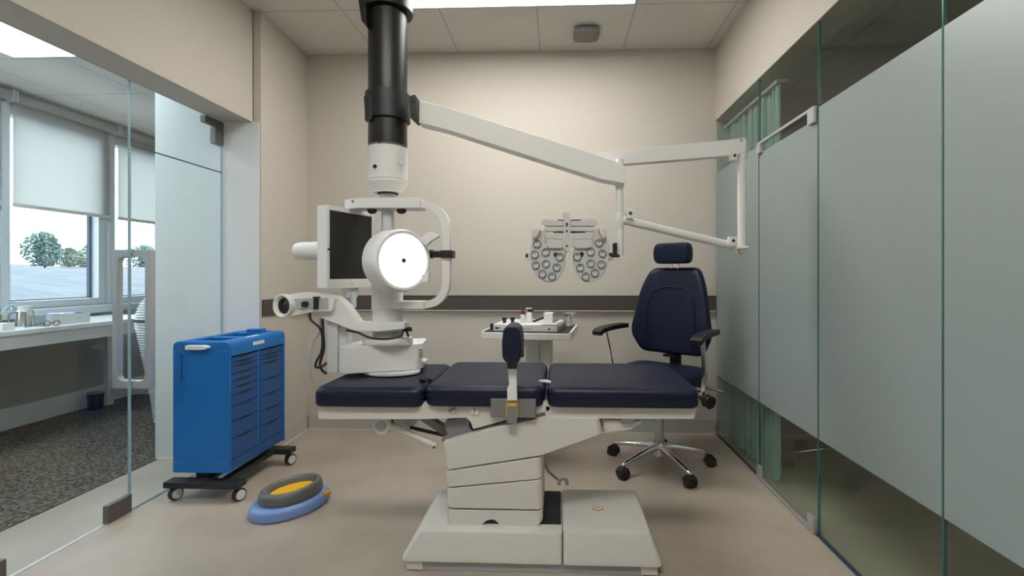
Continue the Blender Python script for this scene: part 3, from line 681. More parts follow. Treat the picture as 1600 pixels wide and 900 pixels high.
yp = 2.12
PHO = thing('phoropter', 'pale phoropter with two winged lens plates hanging from the folding arm', 'phoropter', tuple(at(888, 395, yp)))
def cc(pts): return [(800 + x/6.43, 320 + y/6.43) for x, y in pts]
def mir(pts): return [(1154 - x, y) for x, y in pts][::-1]
wing = [(215, 262), (330, 240), (345, 372), (520, 430), (545, 470), (542, 545), (522, 650), (482, 728), (432, 772), (385, 783), (320, 768), (250, 722), (202, 640), (177, 545), (178, 430), (200, 330)]
lens_l = [(252, 395), (228, 500), (338, 478), (480, 526), (238, 608), (340, 595), (448, 628), (305, 695), (402, 720)]
lens_r = [(875, 385), (908, 490), (790, 475), (655, 523), (898, 600), (790, 590), (685, 632), (833, 685), (740, 720)]
lens_mesh = None
PHOP = mat('phoropter_plate', (.60, .585, .555), .42)
DIAL = mat('dial_grey', (.20, .205, .205), .4)
def lens(parent, x, y):
    """one rotary lens dial: rim with a pale glass sub-part"""
    global lens_mesh
    q = at(800 + x/6.43, 320 + y/6.43, yp)
    if lens_mesh is None:
        a = MB().lathe([(.0178, 0), (.0178, .006), (.0165, .008), (.0140, .008), (.0132, .004), (.0132, .001)], (0, 0, 0), (0, -1, 0), n=28); o = a.build('lens_dial', DIAL, None)
        b = MB().lathe([(.0131, .001), (.0131, .004), (.008, .0055), (0, .006)], (0, 0, 0), (0, -1, 0), n=24); g = b.build('lens', LENSG, None)
        k = MB().sweep([(-.006, -.0066, .004), (0, -.0072, .008), (.005, -.0066, .005)], .0013, 0, n=5).build('reticle', INK, None)
        lens_mesh = (o, g, k)
        os_ = lens_mesh
    else:
        os_ = tuple(z.copy() for z in lens_mesh)
        for z in os_: COL.objects.link(z)
    o, g, k = os_
    L = root_inv(parent) @ Vector((q.x, yp - .0002, q.z))
    o.parent = parent; o.location = L
    for z in (g, k): z.parent = parent; z.location = L
for pts, ls, ap in ((wing, lens_l, (438, 500)), (mir(wing), lens_r, (700, 497))):
    W = MB(); W.sharp = 40; W.prism(rnd(xz(cc(pts), yp), .012, 4), yp, yp+.045, bev=.005, seg=3); W.build('lens_plate', PHOP, PHO)
    for x, y in ls: lens(PHO, x, y)
    q = at(800+ap[0]/6.43, 320+ap[1]/6.43, yp)
    MB().lathe([(.0105, 0), (.0105, .0025), (.008, .003)], (q.x, yp-.0003, q.z), (0, -1, 0), scale=(.85, 1)).build('sight_aperture', BLACK, PHO)
def pp(pts, y0, y1, name, m=PHOP, both=True, bev=.002, r=.003):
    gap = 606 if name in ('nose_pad', 'inner_panel') else 588
    right = [(gap if 630 < x < 646 else x, y) for x, y in mir(pts)]      # the bar stands forward of the plates, left of their middle
    for k in ((pts, right) if both else (pts,)):
        MB().prism(rnd(xz(cc(k), y0), r, 2), y0, y1, bev=bev).build(name, m, PHO)
pp([(200, 245), (282, 235), (280, 262), (250, 330), (222, 336), (205, 300)], yp-.028, yp-.0005, 'corner_knob', bev=.004)
pp([(300, 150), (340, 135), (440, 165), (520, 170), (520, 212), (330, 212), (312, 190), (296, 190)], yp-.012, yp+.03, 'upper_wing')
pp([(340, 116), (450, 148), (520, 150), (520, 172), (440, 165), (335, 136)], yp+.005, yp+.04, 'upper_bridge', bev=.001)
pp([(335, 224), (520, 224), (520, 262), (440, 268), (338, 268)], yp-.008, yp+.02, 'slide_bar')
pp([(322, 232), (340, 232), (340, 380), (322, 380)], yp-.004, yp+.02, 'side_rail')
pp([(345, 285), (455, 292), (510, 300), (510, 352), (400, 338), (350, 340)], yp-.004, yp+.02, 'inner_panel')
pp([(352, 346), (420, 346), (512, 362), (512, 420), (496, 438), (370, 434), (350, 415)], yp-.014, yp+.02, 'nose_pad')
pp([(415, 272), (440, 270), (516, 268), (516, 284), (440, 280), (420, 285)], yp-.0095, yp, 'dark_slot', m=BLACK, bev=0)
pp([(452, 148), (518, 150), (516, 160), (470, 160)], yp-.0135, yp-.0121, 'dark_slot', m=BLACK, bev=0, r=.001)
ctr = [(517, 75), (582, 75), (584, 455), (566, 470), (548, 470), (530, 450)]
pp(ctr, yp-.024, yp+.03, 'centre_bar', both=False)
for yy in (190, 207, 265, 415):
    q = at(800+551/6.43, 320+yy/6.43, yp-.024); MB().cyl((q.x, yp-.0245, q.z), (q.x, yp-.027, q.z), .0045, n=14).build('centre_screw', INK, PHO)
pp([(136, 490), (160, 490), (160, 530), (136, 530)], yp+.012, yp+.03, 'side_clip', m=BLACK, bev=.001)
pp([(136, 538), (178, 538), (178, 560), (140, 560)], yp+.012, yp+.03, 'side_tab', bev=.001)
pp([(970, 482), (1020, 482), (1030, 512), (970, 512)], yp+.012, yp+.03, 'hanger_pin', m=BLACK, both=False, bev=.001)

# ------------------------------------------------------------------ office chair
OC = thing('office_chair', 'navy swivel armchair with headrest and chrome five-star base by the glass wall', 'office chair', (.595, 2.89, 0), R(-38))
def ocb(mb, name, m, parent=None): return mb.build(name, m, parent or OC, local=True)
for k in range(5):
    a = R(2 + 72*k + 38); d = Vector((math.cos(a), math.sin(a), 0)); s = Vector((-math.sin(a), math.cos(a), 0))
    m = MB(); m.sharp = 60
    prof = [(.02, .118, .026, .03), (.10, .112, .022, .026), (.20, .096, .018, .022), (.285, .080, .015, .018), (.305, .074, .010, .012)]
    loops = []
    for t_, z, hw, hh in prof:
        loops.append([tuple(d*t_ + s*(hw*math.cos(q*PI/5)) + Vector((0, 0, z + hh*.7*math.sin(q*PI/5)))) for q in range(10)])
    leg = ocb(m.loft(loops), 'base_leg', CHROME)
    c = d*.295
    ca = MB().cyl(tuple(c+Vector((0, 0, .045))), tuple(c+Vector((0, 0, .078))), .007, n=12)
    of = s*.012 + d*.006
    for sg in (-1, 1):
        b0 = c + d*.006 + s*.003*sg + Vector((0, 0, .029)); b1 = c + d*.006 + s*.026*sg + Vector((0, 0, .029))
        ca.cyl(tuple(b0), tuple(b1), .0285, n=24, bev=.005)
    ca.cyl(tuple(c+d*.006-s*.02+Vector((0, 0, .034))), tuple(c+d*.006+s*.02+Vector((0, 0, .034))), .031, n=20)
    ocb(ca, 'caster', BLACK, leg)
ocb(MB().cyl((0, 0, .07), (0, 0, .14), .034, bev=.004), 'base_hub', CHROME)
ocb(MB().cyl((0, 0, .135), (0, 0, .36), .027).cyl((0, 0, .05), (0, 0, .075), .02), 'gas_column', SATIN)
ocb(MB().cyl((0, 0, .355), (0, 0, .475), .02).box(-.11, .11, -.12, .14, .465, .495, bev=.01), 'tilt_mechanism', BLACK)
def knobs():
    m = MB(); m.cyl((.20, .02, .46), (.30, -.03, .44), .007, n=10).cyl((.295, -.03, .44), (.325, -.045, .435), .03, n=18, bev=.006); ocb(m, 'tension_knob', BLACK)
    ocb(MB().sweep([(.10, .12, .48), (.29, .13, .47), (.33, .13, .46)], .008, 0, n=8), 'tilt_lever', STEEL)
knobs()
m = MB(); m.sharp = 55
loops = []
for d_, z in ((.03, .498), (.006, .505), (0, .520), (.001, .555), (.010, .572), (.03, .582), (.09, .585)):
    loops.append([(x, y, z) for x, y in rnd([(-.25+d_, -.27+d_), (.25-d_, -.27+d_), (.24-d_, .20-d_), (-.24+d_, .20-d_)], max(.11-d_, .02), 6)])
ocb(m.loft(loops), 'seat', NAVYF)
# backrest: curved shell, bulging
def back_loft(outline, yfun, th, m):
    """outline in x,z; front face y from yfun(x,z)"""
    cx = sum(p[0] for p in outline)/len(outline); cz = sum(p[1] for p in outline)/len(outline)
    L = []
    for k, dy in ((.90, th), (.97, th-.012), (1.0, th-.03), (1.0, .030), (.985, .016), (.955, .006), (.88, .0), (.6, -.004), (.3, -.006)):
        L.append([(cx+(x-cx)*k, yfun(cx+(x-cx)*k, cz+(z-cz)*k)+dy, cz+(z-cz)*k) for x, z in outline])
    return m.loft(L)
bo_ = rnd([(-.155, 1.172), (.155, 1.172), (.205, 1.06), (.255, .80), (.252, .745), (.195, .640), (-.195, .640), (-.252, .745), (-.255, .80), (-.205, 1.06)], [.045, .045, .08, .08, .05, .04, .04, .05, .08, .08], 5)
yf = lambda x, z: .155 + .06*(z-.64) - 1.1*x*x*.9 + .9*(z-.86)**2*.25
m = MB(); m.sharp = 60
bk = ocb(back_loft(bo_, yf, .085, m), 'backrest', NAVYF)
ar = curve([(x, yf(x, z)-.006, z) for x, z in ((-.150, .70), (-.158, .85), (-.145, .97), (-.10, 1.035), (0, 1.05), (.10, 1.035), (.145, .97), (.158, .85), (.150, .70))], 5)
ocb(MB().sweep(ar, .0045, 0, n=6), 'stitched_seam', NAVYF, bk)
ocb(MB().box(-.035, .035, .215, .235, .47, .70, bev=.004), 'back_bar', BLACK)
ocb(MB().box(-.06, .02, .17, .215, .618, .634, bev=.003), 'lumbar_latch', BLACK)
ocb(MB().cyl((.02, .215, 1.15), (.02, .215, 1.23), .006, n=12).cyl((-.02, .215, 1.15), (-.02, .215, 1.23), .006, n=12), 'headrest_post', CHROME)
ho = rnd([(-.11, 1.325), (.11, 1.325), (.122, 1.26), (.112, 1.195), (-.112, 1.195), (-.122, 1.26)], [.04, .04, .03, .04, .04, .03], 5)
m = MB(); m.sharp = 60
ocb(back_loft(ho, lambda x, z: .165 - 1.6*x*x + .0*z, .085, m), 'headrest', NAVYF)
for sg in (-1, 1):
    pd = MB(); pd.sharp = 50
    pts = curve([(sg*.305, -.20, .775), (sg*.305, -.16, .792), (sg*.30, -.05, .802), (sg*.29, .10, .805)], 5)
    pd.sweep(pts, .062, .026)
    ocb(pd, 'arm_pad', BLACK)
    ocb(MB().sweep(curve([(sg*.305, -.11, .78), (sg*.298, -.075, .66), (sg*.288, -.05, .53), (sg*.27, -.03, .475), (sg*.20, -.02, .482), (sg*.10, 0, .482)], 5), .022, .014), 'arm_post', CHROME)
    ocb(MB().lathe([(.0, -.018), (.018, -.012), (.022, 0), (.018, .012), (0, .018)], (sg*.285, -.05, .455)), 'arm_adjuster', BLACK)

# ------------------------------------------------------------------ instrument table behind the chair
TB = thing('instrument_table', 'white pedestal instrument table against the back wall', 'table', (-.14, 2.98, 0), R(-7))
def L(mb, name, m, parent=TB): return mb.build(name, m, parent, local=True)
ztop = .800
L(MB().slab(rrect(-.275, .245, -.235, .215, .008), ztop-.042, ztop-.004, bev=.004).box(-.275, -.262, -.235, .215, ztop-.0045, ztop+.004).box(.232, .245, -.235, .215, ztop-.0045, ztop+.004), 'tabletop', PLASTIC)
L(MB().box(-.258, .228, -.225, .208, ztop-.0038, ztop), 'black_mat', BLACK)
L(MB().box(-.05, .030, -.04, .08, .03, ztop-.0425, bev=.004), 'column', COOLW)
L(MB().box(.0305, .10, -.03, .07, .42, ztop-.0425, bev=.004), 'column_cover', CREAM)
L(MB().prism([(-.05, ztop-.043), (.14, ztop-.043), (.0, ztop-.085), (-.05, ztop-.1)], -.16, -.041), 'gusset', COOLW)
L(MB().slab(rrect(-.26, .035, -.18, .18, .04), .0005, .035, bev=.008), 'foot', CREAM)
tb = Matrix.Translation((-.14, 2.98, 0)) @ Matrix.Rotation(R(-7), 4, 'Z')
def onT(x, y, z=ztop): v = tb @ Vector((x, y, z)); return (v.x, v.y, v.z)
IN = thing('instrument_console', 'flat white instrument console lying on the black mat of the table', 'instrument', onT(-.03, -.02), R(-7))
L(MB().slab(rrect(-.185, .190, -.175, .165, .008), .0005, .040, bev=.004), 'console_body', PLASTIC, IN)
L(MB().box(.1905, .205, -.165, .165, .0015, .034, bev=.002), 'side_cheek', GREYP, IN)
L(MB().box(.10, .1895, -.1765, -.02, .0402, .046, bev=.002), 'raised_pad', PLASTIC, IN)
L(MB().box(.105, .158, -.13, -.06, .0462, .105, bev=.004), 'white_block', PLASTIC, IN)
L(MB().prism([(.160, .05), (.185, .058), (.185, .066), (.160, .06)], -.10, -.06), 'block_clip', GREYP, IN)
m = MB(); m.box(.138, .150, -.1775, -.1756, .012, .021); m.box(-.172, -.155, -.1775, -.1756, .012, .024); m.box(-.151, -.144, -.1775, -.1756, .014, .024); L(m, 'front_socket', INK, IN)
m = MB()
for k, hh in enumerate((.008, .011, .011, .009, .011, .011, .008)):
    x = -.02 + k*.0095
    m.box(x, x+.002, -.1760, -.1753, .012, .012+hh)
    if k in (1, 3, 4): m.box(x+.002, x+.006, -.1760, -.1753, .0125+hh*.5, .014+hh*.5)
    if k in (2, 5): m.box(x+.002, x+.006, -.1760, -.1753, .012, .0135)
L(m, 'front_lettering', INK, IN)
for x, y in ((-.135, -.10), (-.09, -.08)):
    L(MB().cyl((x, y, .0402), (x, y, .058), .010, n=16).cyl((x, y, .058), (x, y, .070), .014, n=16, bev=.002), 'control_knob', BLACK, IN)
b1 = thing('eye_drop_bottle', 'small bottle with a red and black cap on the console', 'bottle', onT(-.065, -.06, ztop+.0405), R(-7))
L(MB().lathe([(.012, 0), (.014, .003), (.014, .042), (.010, .048)], (0, 0, 0)), 'bottle_body', COOLW, b1); L(MB().cyl((0, 0, .0485), (0, 0, .062), .012), 'black_band', INK, b1); L(MB().cyl((0, 0, .0622), (0, 0, .074), .011), 'red_cap', RED, b1)
b2 = thing('dispenser_bottle', 'taller white bottle with a black spout right of the red-capped bottle', 'bottle', onT(-.030, -.04, ztop+.0405), R(-7))
L(MB().lathe([(.016, 0), (.018, .004), (.018, .050), (.012, .060)], (0, 0, 0)), 'bottle_body', PLASTIC, b2); L(MB().cyl((0, 0, .0605), (0, 0, .078), .010).box(-.006, .024, -.006, .006, .0602, .076, bev=.003), 'black_spout', BLACK, b2); L(MB().box(-.022, .016, -.008, .008, .0785, .086, bev=.003), 'white_top', PLASTIC, b2)
c1 = MB().box(-.02, .05, -.008, .008, .006, .018, bev=.003, M=Matrix.Rotation(R(-20), 4, 'Y')).box(-.028, -.01, -.010, .010, 0, .010, bev=.002).build('black_clip', BLACK); c1.location = onT(.02, -.04, ztop+.0405); c1.rotation_euler = (0, 0, R(-7)); tag(c1, 'black clip-like tool lying on the console right of the bottles', 'tool')
bn = Matrix.Identity(4)
c2 = thing('steel_bowl', 'shiny round dish on a stand at the right rear of the table', 'dish', onT(.192, .185, ztop+.0005))
L(MB().cyl((0, 0, 0), (0, 0, .008), .03).cyl((0, 0, .008), (0, 0, .055), .016), 'dish_stand', CREAM, c2); L(MB().lathe([(.018, .0555), (.038, .068), (.046, .080), (.044, .080), (.034, .070), (0, .068)], (0, 0, 0)), 'dish', CHROME, c2)
c3 = MB().box(-.012, .012, -.014, .014, 0, .036, bev=.006).build('black_plug', BLACK); c3.location = onT(-.240, -.12, ztop+.0005); tag(c3, 'small black block at the left end of the table mat', 'plug')

# ------------------------------------------------------------------ blue drawer cart
BC = thing('drawer_cart', 'tall blue plastic drawer cart on a black wheeled frame', 'cart', (-1.786, 2.62, 0))
x0, x1, ya_, yb_, z0, z1 = -1.932, -1.642, 2.37, 2.868, .133, .790
def rprof(xa, xb, za, zb, r): return rnd([(xa, za), (xb, za), (xb, zb), (xa, zb)], [.004, .004, r, r], 5)
m = MB(); m.prism(rprof(x0, x1, z0, z1, .030), ya_, ya_+.018, bev=.003)
fp = m.build('end_panel', BLUE, BC)
MB().prism(rprof(x0, x1, z0, z1, .030), yb_-.018, yb_, bev=.003).build('end_panel', BLUE, BC)
MB().box(x0, x1-.022, ya_+.0182, yb_-.0182, z0+.002, z1-.075).build('cart_body', BLUED, BC)
top = MB()
zt0 = z1 - .0745
top.prism(rnd([(x1-.075, zt0), (x1, zt0), (x1, z1), (x1-.075, z1)], [0, 0, .045, .010], 6), ya_+.0182, yb_-.0182)
top.prism(rnd([(x0, zt0), (x0+.04, zt0), (x0+.04, z1), (x0, z1)], [0, 0, .01, .02], 5), ya_+.0182, yb_-.0182)
for a, b in ((ya_+.0182, ya_+.075), (2.575, 2.625), (yb_-.09, yb_-.0182)): top.box(x0+.0398, x1-.0748, a, b, zt0, z1-.004, bev=.003)
top.build('tray_top', BLUE, BC)
MB().box(x1-.022, x1-.002, ya_+.0184, yb_-.0184, z0+.002, z0+.058, bev=.006).build('drawer_plinth', BLUED, BC)
MB().box(x1-.0215, x1-.006, 2.612, 2.628, z0+.0585, zt0-.001, bev=.002).build('drawer_divider', BLUE, BC)
dz0, dz1 = z0 + .060, zt0 - .008
drawer_cols = ((ya_+.020, 2.611, (0, .05, .09, .16, .23, .30, .37, .48, .63, .80, 1.0)), (2.629, yb_-.020, (0, .06, .10, .15, .33, .50, .66, .82, 1.0)))
for ya0, yb0, fr_ in drawer_cols:
    for f0, f1 in zip(fr_, fr_[1:]):
        za, zb = dz1-(dz1-dz0)*f1+.0012, dz1-(dz1-dz0)*f0-.0012
        d = MB().box(x1-.0215, x1-.004, ya0, yb0, za, zb, bev=.0015).build('drawer', BLUED, BC)
        yc_ = (ya0+yb0)/2
        if zb - za > .012:
            hh = .009
            pr = MB(); 
            pr.loft([[(x1-.0045, yc_-.055, zb-.0004), (x1-.0045, yc_+.055, zb-.0004), (x1-.0045, yc_+.042, zb-hh), (x1-.0045, yc_-.042, zb-hh)],
                     [(x1-.0033, yc_-.055, zb-.0004), (x1-.0033, yc_+.055, zb-.0004), (x1-.0033, yc_+.042, zb-hh), (x1-.0033, yc_-.042, zb-hh)]])
            pr.build('finger_pull', BLACK, d)
MB().prism(rnd(xz([(293, 539.5), (320, 539.5), (327, 541), (327, 544), (320, 546), (293, 546)], ya_-.01), .003, 2), ya_-.028, ya_-.0003, bev=.003).build('grab_handle', PLASTIC, fp)
m = MB()
for xa, xb, zz in ((x0+.006, x0+.050, .745), (x1-.058, x1-.006, .742), (x0+.006, x0+.048, .185), (x1-.058, x1-.006, .183)): m.box(xa, xb, ya_-.0012, ya_-.0003, zz, zz+.003)
m.build('seam_mark', GREYP, fp)
m = MB(); random.seed(3)
for k in range(11):
    zz = .722 - k*.0125; xx = x0 + .040
    m.box(xx, xx+.012, ya_-.0010, ya_-.0003, zz, zz+.0018)
    m.box(xx+random.choice((0, .004, .010)), xx+random.choice((0, .004, .010))+.002, ya_-.0010, ya_-.0003, zz-.006, zz+.001)
for k in range(3): m.box(x0+.062, x0+.074, ya_-.0010, ya_-.0003, .672-k*.034, .6735-k*.034)
m.build('panel_lettering', mat('dark_lettering', (.006, .04, .12), .5), fp)
ht = MB().box(-1.83, -1.745, 2.79, 2.845, z1-.0035, z1+.016, bev=.002).build('top_lid', BLUE, BC)
lb = MB()
arc = [(x1-.045*(1-k/6)**2+.0003, z1-.045*(k/6)**2+.0003) for k in range(7)]
lb.loft([[(x, y, z) for x, z in arc] + [(x+.0012, y, z+.0010) for x, z in arc[::-1]] for y in (2.56, 2.66)])
lb.build('paper_label', CARDW, BC)
# black wheeled frame
MB().box(-1.955, -1.575, 2.335, 2.405, .068, .098, bev=.003).build('cross_bar', DBLUE, BC)
MB().box(-1.955, -1.575, 2.80, 2.87, .068, .098, bev=.003).build('cross_bar', DBLUE, BC)
MB().box(-1.80, -1.745, 2.31, 2.87, .0985, .104).box(-1.84, -1.77, 2.405, 2.79, .072, .1325, bev=.003).box(-1.7, -1.66, 2.4055, 2.7995, .074, .1, bev=.002).build('spine_beam', DBLUE, BC)
for x, y in ((-1.925, 2.37), (-1.60, 2.37), (-1.60, 2.835), (-1.925, 2.835)):
    k = MB().cyl((x, y, .052), (x, y, .0678), .012, n=16).box(x-.022, x+.004, y-.010, y+.012, .024, .058, bev=.006).build('caster_fork', COOLW, BC)
    wv = Vector((.92, -.38, 0)).normalized(); c = Vector((x+.012, y-.004, .032))
    MB().lathe([(.0315, -.012), (.0315, .010), (.029, .012), (.0285, .0122), (0, .0122)], c, wv, n=28).build('caster_tyre', BLACK, k)
    MB().lathe([(.024, .0124), (.024, .0145), (.020, .0150), (0, .0152)], c, wv, n=28).build('caster_hub', COOLW, k)

# ------------------------------------------------------------------ foot pedal
FP = thing('foot_pedal', 'blue and grey oval foot pedal with a yellow tread on the floor', 'foot pedal', (-1.283, 2.315, 0), R(54))
def ov(a, b, z, n=44, dx=0, tilt=0): return [(dx+a*math.cos(2*PI*i/n)*(1-.06*math.cos(2*PI*i/n)), b*math.sin(2*PI*i/n)*(1-.12*math.cos(2*PI*i/n)), z + tilt*a*math.cos(2*PI*i/n)) for i in range(n)]
m = MB(); m.sharp = 60
L(m.loft([ov(.178, .126, .002), ov(.183, .131, .008), ov(.182, .130, .040), ov(.175, .123, .052), ov(.16, .108, .057), ov(.10, .06, .058)]), 'pedal_base', PEDBLUE, FP)
m = MB(); m.sharp = 60
L(m.loft([ov(.138, .100, .053), ov(.146, .108, .062), ov(.146, .108, .090), ov(.140, .102, .107, tilt=.02), ov(.131, .093, .115, tilt=.03), ov(.122, .084, .115, tilt=.03), ov(.114, .076, .109, tilt=.03), ov(.106, .068, .082)]), 'pedal_ring', PEDGREY, FP)
m = MB(); L(m.loft([ov(.104, .066, .0825), ov(.102, .064, .088, tilt=.02)]), 'yellow_tread', YELLOW, FP)
L(MB().box(.100, .138, -.098, -.074, .040, .0575, bev=.004), 'yellow_button', YELLOW, FP)

# ------------------------------------------------------------------ annex furniture and small things
DK = thing('desk', 'long white desk under the annex windows', 'desk', (-3.68, 2.5, 0))
DZ = .78
MB().box(-3.92, -3.36, -1.0, 4.12, DZ-.030, DZ, bev=.003).build('desktop', DESKW, DK)
MB().box(-3.405, -3.38, -.98, 4.10, DZ-.115, DZ-.0305).build('apron', DESKW, DK)
for yy in (4.03, .6): MB().box(-3.46, -3.406, yy, yy+.06, .006, DZ-.0305, bev=.003).build('leg', DESKW, DK)
MB().box(-3.90, -3.46, 4.05, 4.09, .10, .22, bev=.002).build('end_rail', DESKW, DK)
MB().box(-3.90, -3.86, 4.03, 4.09, .006, DZ-.0305, bev=.002).build('leg', DESKW, DK)

def onD(px, py, x=None):
    """desk-top point under photo pixel"""
    a = (px - PX)/F; b = -(py - PY)/F; c, s = math.cos(YAW), math.sin(YAW); k = (DZ-EYE)/b
    return ((a*c - s)*k, (a*s + c)*k, DZ + .0006)
j = onD(4, 512); j = (j[0], j[1], j[2])
JR = thing('spice_jar', 'dark-lidded jar of yellow and brown contents at the left end of the desk', 'jar', (-3.675, 3.030, DZ+.0006))
MB().lathe([(.036, 0), (.040, .006), (.041, .075), (.034, .09), (.030, .094)], JR.location).build('jar_body', AMBER, JR)
MB().cyl(JR.location + Vector((0, 0, .0945)), JR.location + Vector((0, 0, .118)), .033, bev=.003).build('jar_lid', mat('lid_navy', (.02, .02, .06), .4), JR)
t = MB().box(-3.495, -3.425, 2.875, 2.945, DZ+.0006, DZ+.045, bev=.003).build('small_box', CARDW); tag(t, 'small white box in front of the jar on the desk', 'box')
GB = thing('glass_bottle', 'clear glass bottle with a round stopper on the desk', 'bottle', (-3.71, 3.165, DZ+.0006))
MB().lathe([(.040, 0), (.046, .006), (.046, .09), (.040, .11), (.018, .135), (.014, .145)], GB.location).build('bottle_body', JARG, GB)
MB().lathe([(.010, .1455), (.017, .150), (.021, .163), (.017, .176), (0, .181)], GB.location).build('stopper', JARG, GB)
JG = thing('measuring_jug', 'clear jug with a white lid and shiny steel insides on the desk', 'jug', (-3.572, 3.132, DZ+.0006))
MB().lathe([(.050, 0), (.052, .004), (.044, .10), (.040, .108)], JG.location).build('jug_body', CHROME, JG)
MB().cyl(JG.location + Vector((0, 0, .1085)), JG.location + Vector((0, 0, .135)), .034, bev=.003).build('jug_lid', CARDW, JG)
MB().sweep(curve([JG.location + Vector((-.028, -.036, .10)), JG.location + Vector((-.040, -.062, .085)), JG.location + Vector((-.040, -.060, .03)), JG.location + Vector((-.03, -.045, .012))]), .006, 0, n=8).build('jug_handle', GREYP, JG)
CUP = MB().lathe([(.028, 0), (.033, .075), (.031, .075), (.026, .004), (0, .004)], (-3.475, 3.135, DZ+.0006)).build('drinking_glass', JARG); tag(CUP, 'small clear drinking glass right of the jug', 'glass')
GBX = thing('glove_box', 'long white open box on the desk, filled with blue items', 'box', (-3.54, 3.34, DZ+.0006))
m = MB(); bxz = DZ+.0006
m.box(-3.605, -3.468, 3.20, 3.48, bxz, bxz+.004).box(-3.605, -3.601, 3.20, 3.48, bxz+.0041, bxz+.068).box(-3.472, -3.468, 3.20, 3.48, bxz+.0041, bxz+.068).box(-3.6009, -3.4721, 3.20, 3.204, bxz+.0041, bxz+.068).box(-3.6009, -3.4721, 3.476, 3.48, bxz+.0041, bxz+.068)
m.build('carton', CARDW, GBX)
mk = MB()
for k in range(5): mk.box(-3.4678, -3.4673, 3.37+k*.010, 3.376+k*.010, bxz+.03, bxz+.036)
mk.build('carton_lettering', LGREY, GBX)
random.seed(11)
for k in range(7):
    yy = 3.226 + k*.038; c = [BLUEG, BLUEG, CARDW, BLUEG, mat('pale_violet', (.45, .4, .6), .5), BLUEG, BLUEG][k]
    o = MB().box(-.055, .055, -.0165, .0165, -.03, .03, bev=.008, M=Matrix.Translation((-3.536, yy, bxz+.040+.003*(k % 3)))).build('packet', c)
    lab = ('blue packet nearest the near end of the white desk box', 'second blue packet from the near end of the white desk box', 'white packet between blue ones in the white desk box', 'blue packet right of the white packet in the desk box', 'pale violet packet in the white desk box', 'blue packet right of the pale violet packet in the desk box', 'blue packet at the far end of the white desk box')[k]
    tag(o, lab, 'packet', 'packets in the desk box')
SPX = thing('eyeglasses', 'brown eyeglasses lying at the front edge of the desk', 'eyeglasses', (-3.40, 3.13, DZ+.0006))
m = MB()
for yy in (3.10, 3.16):
    m.sweep([( -3.385, yy+.022*math.cos(2*PI*i/16), DZ+.022+.018*math.sin(2*PI*i/16)) for i in range(17)], .0025, 0, n=6)
m.build('rims', BROWNP, SPX)
MB().sweep([(-3.387, 3.075, DZ+.03), (-3.44, 3.05, DZ+.012), (-3.47, 3.04, DZ+.004)], .0025, 0, n=6).sweep([(-3.387, 3.185, DZ+.03), (-3.44, 3.18, DZ+.02), (-3.48, 3.17, DZ+.004)], .0025, 0, n=6).build('temple', BROWNP, SPX)
BN = thing('waste_bin', 'dark waste bin on the carpet under the far end of the desk', 'bin', (-3.87, 3.93, .005))
MB().lathe([(.050, 0), (.056, .13), (.054, .13), (.048, .006), (0, .006)], BN.location).build('bin_body', mat('bin_dark', (.012, .014, .017), .25), BN)
MB().lathe([(.0545, .1305), (.058, .133), (.057, .138), (.053, .136)], BN.location).build('bin_rim', GREYP, BN)
# tall white ribbed bundle behind the end wall
RB = thing('ribbed_bundle', 'tall white scalloped bundle with a black strap standing behind the door handle', 'bundle', (-3.02, 3.62, .0045))
prof = []
for k in range(56):
    zz = k*.0187; base = .055 + .115*(zz/.75)**1.2 if zz < .75 else max(.015, .170*(1-((zz-.75)/.30)**2.2))
    prof.append((base, zz)); prof.append((base+.012, zz+.008))
prof.append((0, 56*.0187))
m = MB(); m.sharp = 80; m.lathe(prof, RB.location, n=28).build('ribbed_body', COOLW, RB)
MB().lathe([(.176, .772), (.184, .774), (.184, .786), (.176, .788)], RB.location).build('strap', INK, RB)

# roller blinds
def blind(label, ya0, yb0, zb):
    t = thing('roller_blind', label, 'blind', (XW + .05, ya0, 2.42), group='roller blinds on the annex windows')
    MB().cyl((XW+.06, ya0, 2.415), (XW+.06, yb0, 2.415), .034, bev=.003).build('roller', BLIND, t)
    MB().box(XW+.030, XW+.0315, ya0+.02, yb0-.02, zb, 2.40).build('fabric', BLIND, t)
    MB().box(XW+.024, XW+.038, ya0+.02, yb0-.02, zb-.028, zb-.0003, bev=.003).build('hem_bar', CREAM, t)
    MB().box(XW+.014, XW+.10, ya0-.012, ya0-.001, 2.375, 2.46, bev=.003).box(XW+.014, XW+.10, yb0+.001, yb0+.012, 2.375, 2.46, bev=.003).build('end_bracket', COOLW, t)
    return t
blind('roller blind half drawn over the large annex window left of the glass edge', 3.378, 4.18, 1.652)
blind('roller blind half drawn over the annex window nearest the white end wall', 4.225, 4.87, 1.652)
blind('roller blind on the unseen added annex window nearest the camera', 1.73, 2.48, 1.652)
blind('roller blind on the added annex window just outside the left edge of view', 2.58, 3.345, 1.652)

# curtain behind the right glass
CU = thing('curtain', 'pale teal pleated curtain hanging behind the clear part of the right glass', 'curtain', (1.19, 3.05, 2.2))
m = MB(); m.sharp = 70; bmc = bmesh.new()
N_ = 150; rows = []
for zz, amp in ((.02, .030), (.9, .026), (1.7, .020), (2.15, .012)):
    row = []
    for i in range(N_+1):
        u = i/N_; yv = 3.44 - .78*u; ph = u*2*PI*13
        row.append((1.195 + amp*math.sin(ph) + .008*math.sin(ph*.37+1), yv + .004*math.sin(ph*2), zz))
    rows.append(row)
V = [[bmc.verts.new(p) for p in r] for r in rows]
for A, B in zip(V, V[1:]):
    for i in range(N_): bmc.faces.new((A[i], A[i+1], B[i+1], B[i]))
bmesh.ops.solidify(bmc, geom=bmc.faces[:], thickness=.0015)
m.merge(bmc); m.build('drape', CURT, CU)
MB().box(1.165, 1.225, 2.64, 3.46, 2.151, 2.17).build('curtain_track', LGREY, CU)

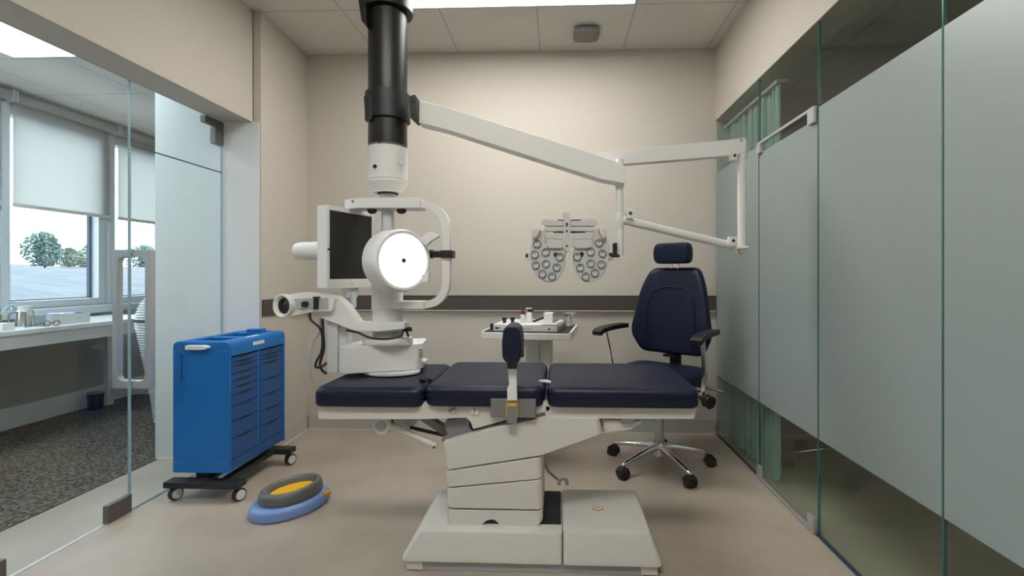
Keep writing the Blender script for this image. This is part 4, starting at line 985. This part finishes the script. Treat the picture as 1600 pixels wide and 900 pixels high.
# ------------------------------------------------------------------ outside the windows
g = MB(); bh = bmesh.new(); G = 44
vv = [[None]*(G+1) for _ in range(G+1)]
for i in range(G+1):
    for j_ in range(G+1):
        x = -5.2 - 34*i/G; y = -14 + 60*j_/G; d = -5.2 - x
        z = -.30 + 2.05*(1-math.exp(-d/9)) + .10*math.sin(x*.6+y*.33) + .06*math.sin(y*.9)
        vv[i][j_] = bh.verts.new((x, y, z))
for i in range(G):
    for j_ in range(G): bh.faces.new((vv[i][j_], vv[i+1][j_], vv[i+1][j_+1], vv[i][j_+1]))
bmesh.ops.recalc_face_normals(bh, faces=bh.faces)
g.merge(bh); ho_ = g.build('ground_hill', HILL); ho_['kind'] = 'structure'
def tree(label, x, y, zb, h, rad, m, seed, conical):
    random.seed(seed)
    t = thing('tree', label, 'tree', (x, y, zb))
    MB().cyl((x, y, zb-.4), (x, y, zb+h*.75), rad*.07, rad*.02, n=10).build('trunk', BARK, t)
    bmx = bmesh.new()
    for k in range(2600):
        u = random.random(); zz = zb + h*(.12 + .88*u)
        rr = rad*((1-u)**.75 if conical else math.sqrt(max(.02, 1-(2*u-.9)**2*.85)))
        rr *= (.75+.35*math.sin(7*u+seed)) if conical else 1
        a = random.uniform(0, 2*PI); q = rr*math.sqrt(random.random())*(.85+.3*math.sin(3*a+seed))
        c = Vector((x+q*math.cos(a), y+q*math.sin(a), zz)); s = h*.035*random.uniform(.7, 1.6)
        u1 = Vector((random.gauss(0, 1), random.gauss(0, 1), random.gauss(0, .5))).normalized(); u2 = u1.orthogonal().normalized()
        vs = [bmx.verts.new(c+u1*s*a_+u2*s*.6*b_) for a_, b_ in ((-1, 0), (0, -1), (1, 0), (0, 1))]
        bmx.faces.new(vs)
    MB().merge(bmx).build('foliage', m, t)
tree('dark round tree on the hill at the left edge of the window', -22.6, 20.6, 1.35, 1.66, .68, LEAFD, 2, False)
tree('pale green tree on the hill right of the dark round tree', -22.6, 22.7, 1.3, 1.60, 1.10, LEAF, 5, True)
tree('low green shrub between the two window trees', -25.5, 24.45, 1.45, 1.1, .50, LEAF, 8, False)
tree('tree on the hill seen through the narrow right annex window', -22.6, 25.8, 1.3, 1.45, .85, LEAFD, 9, False)
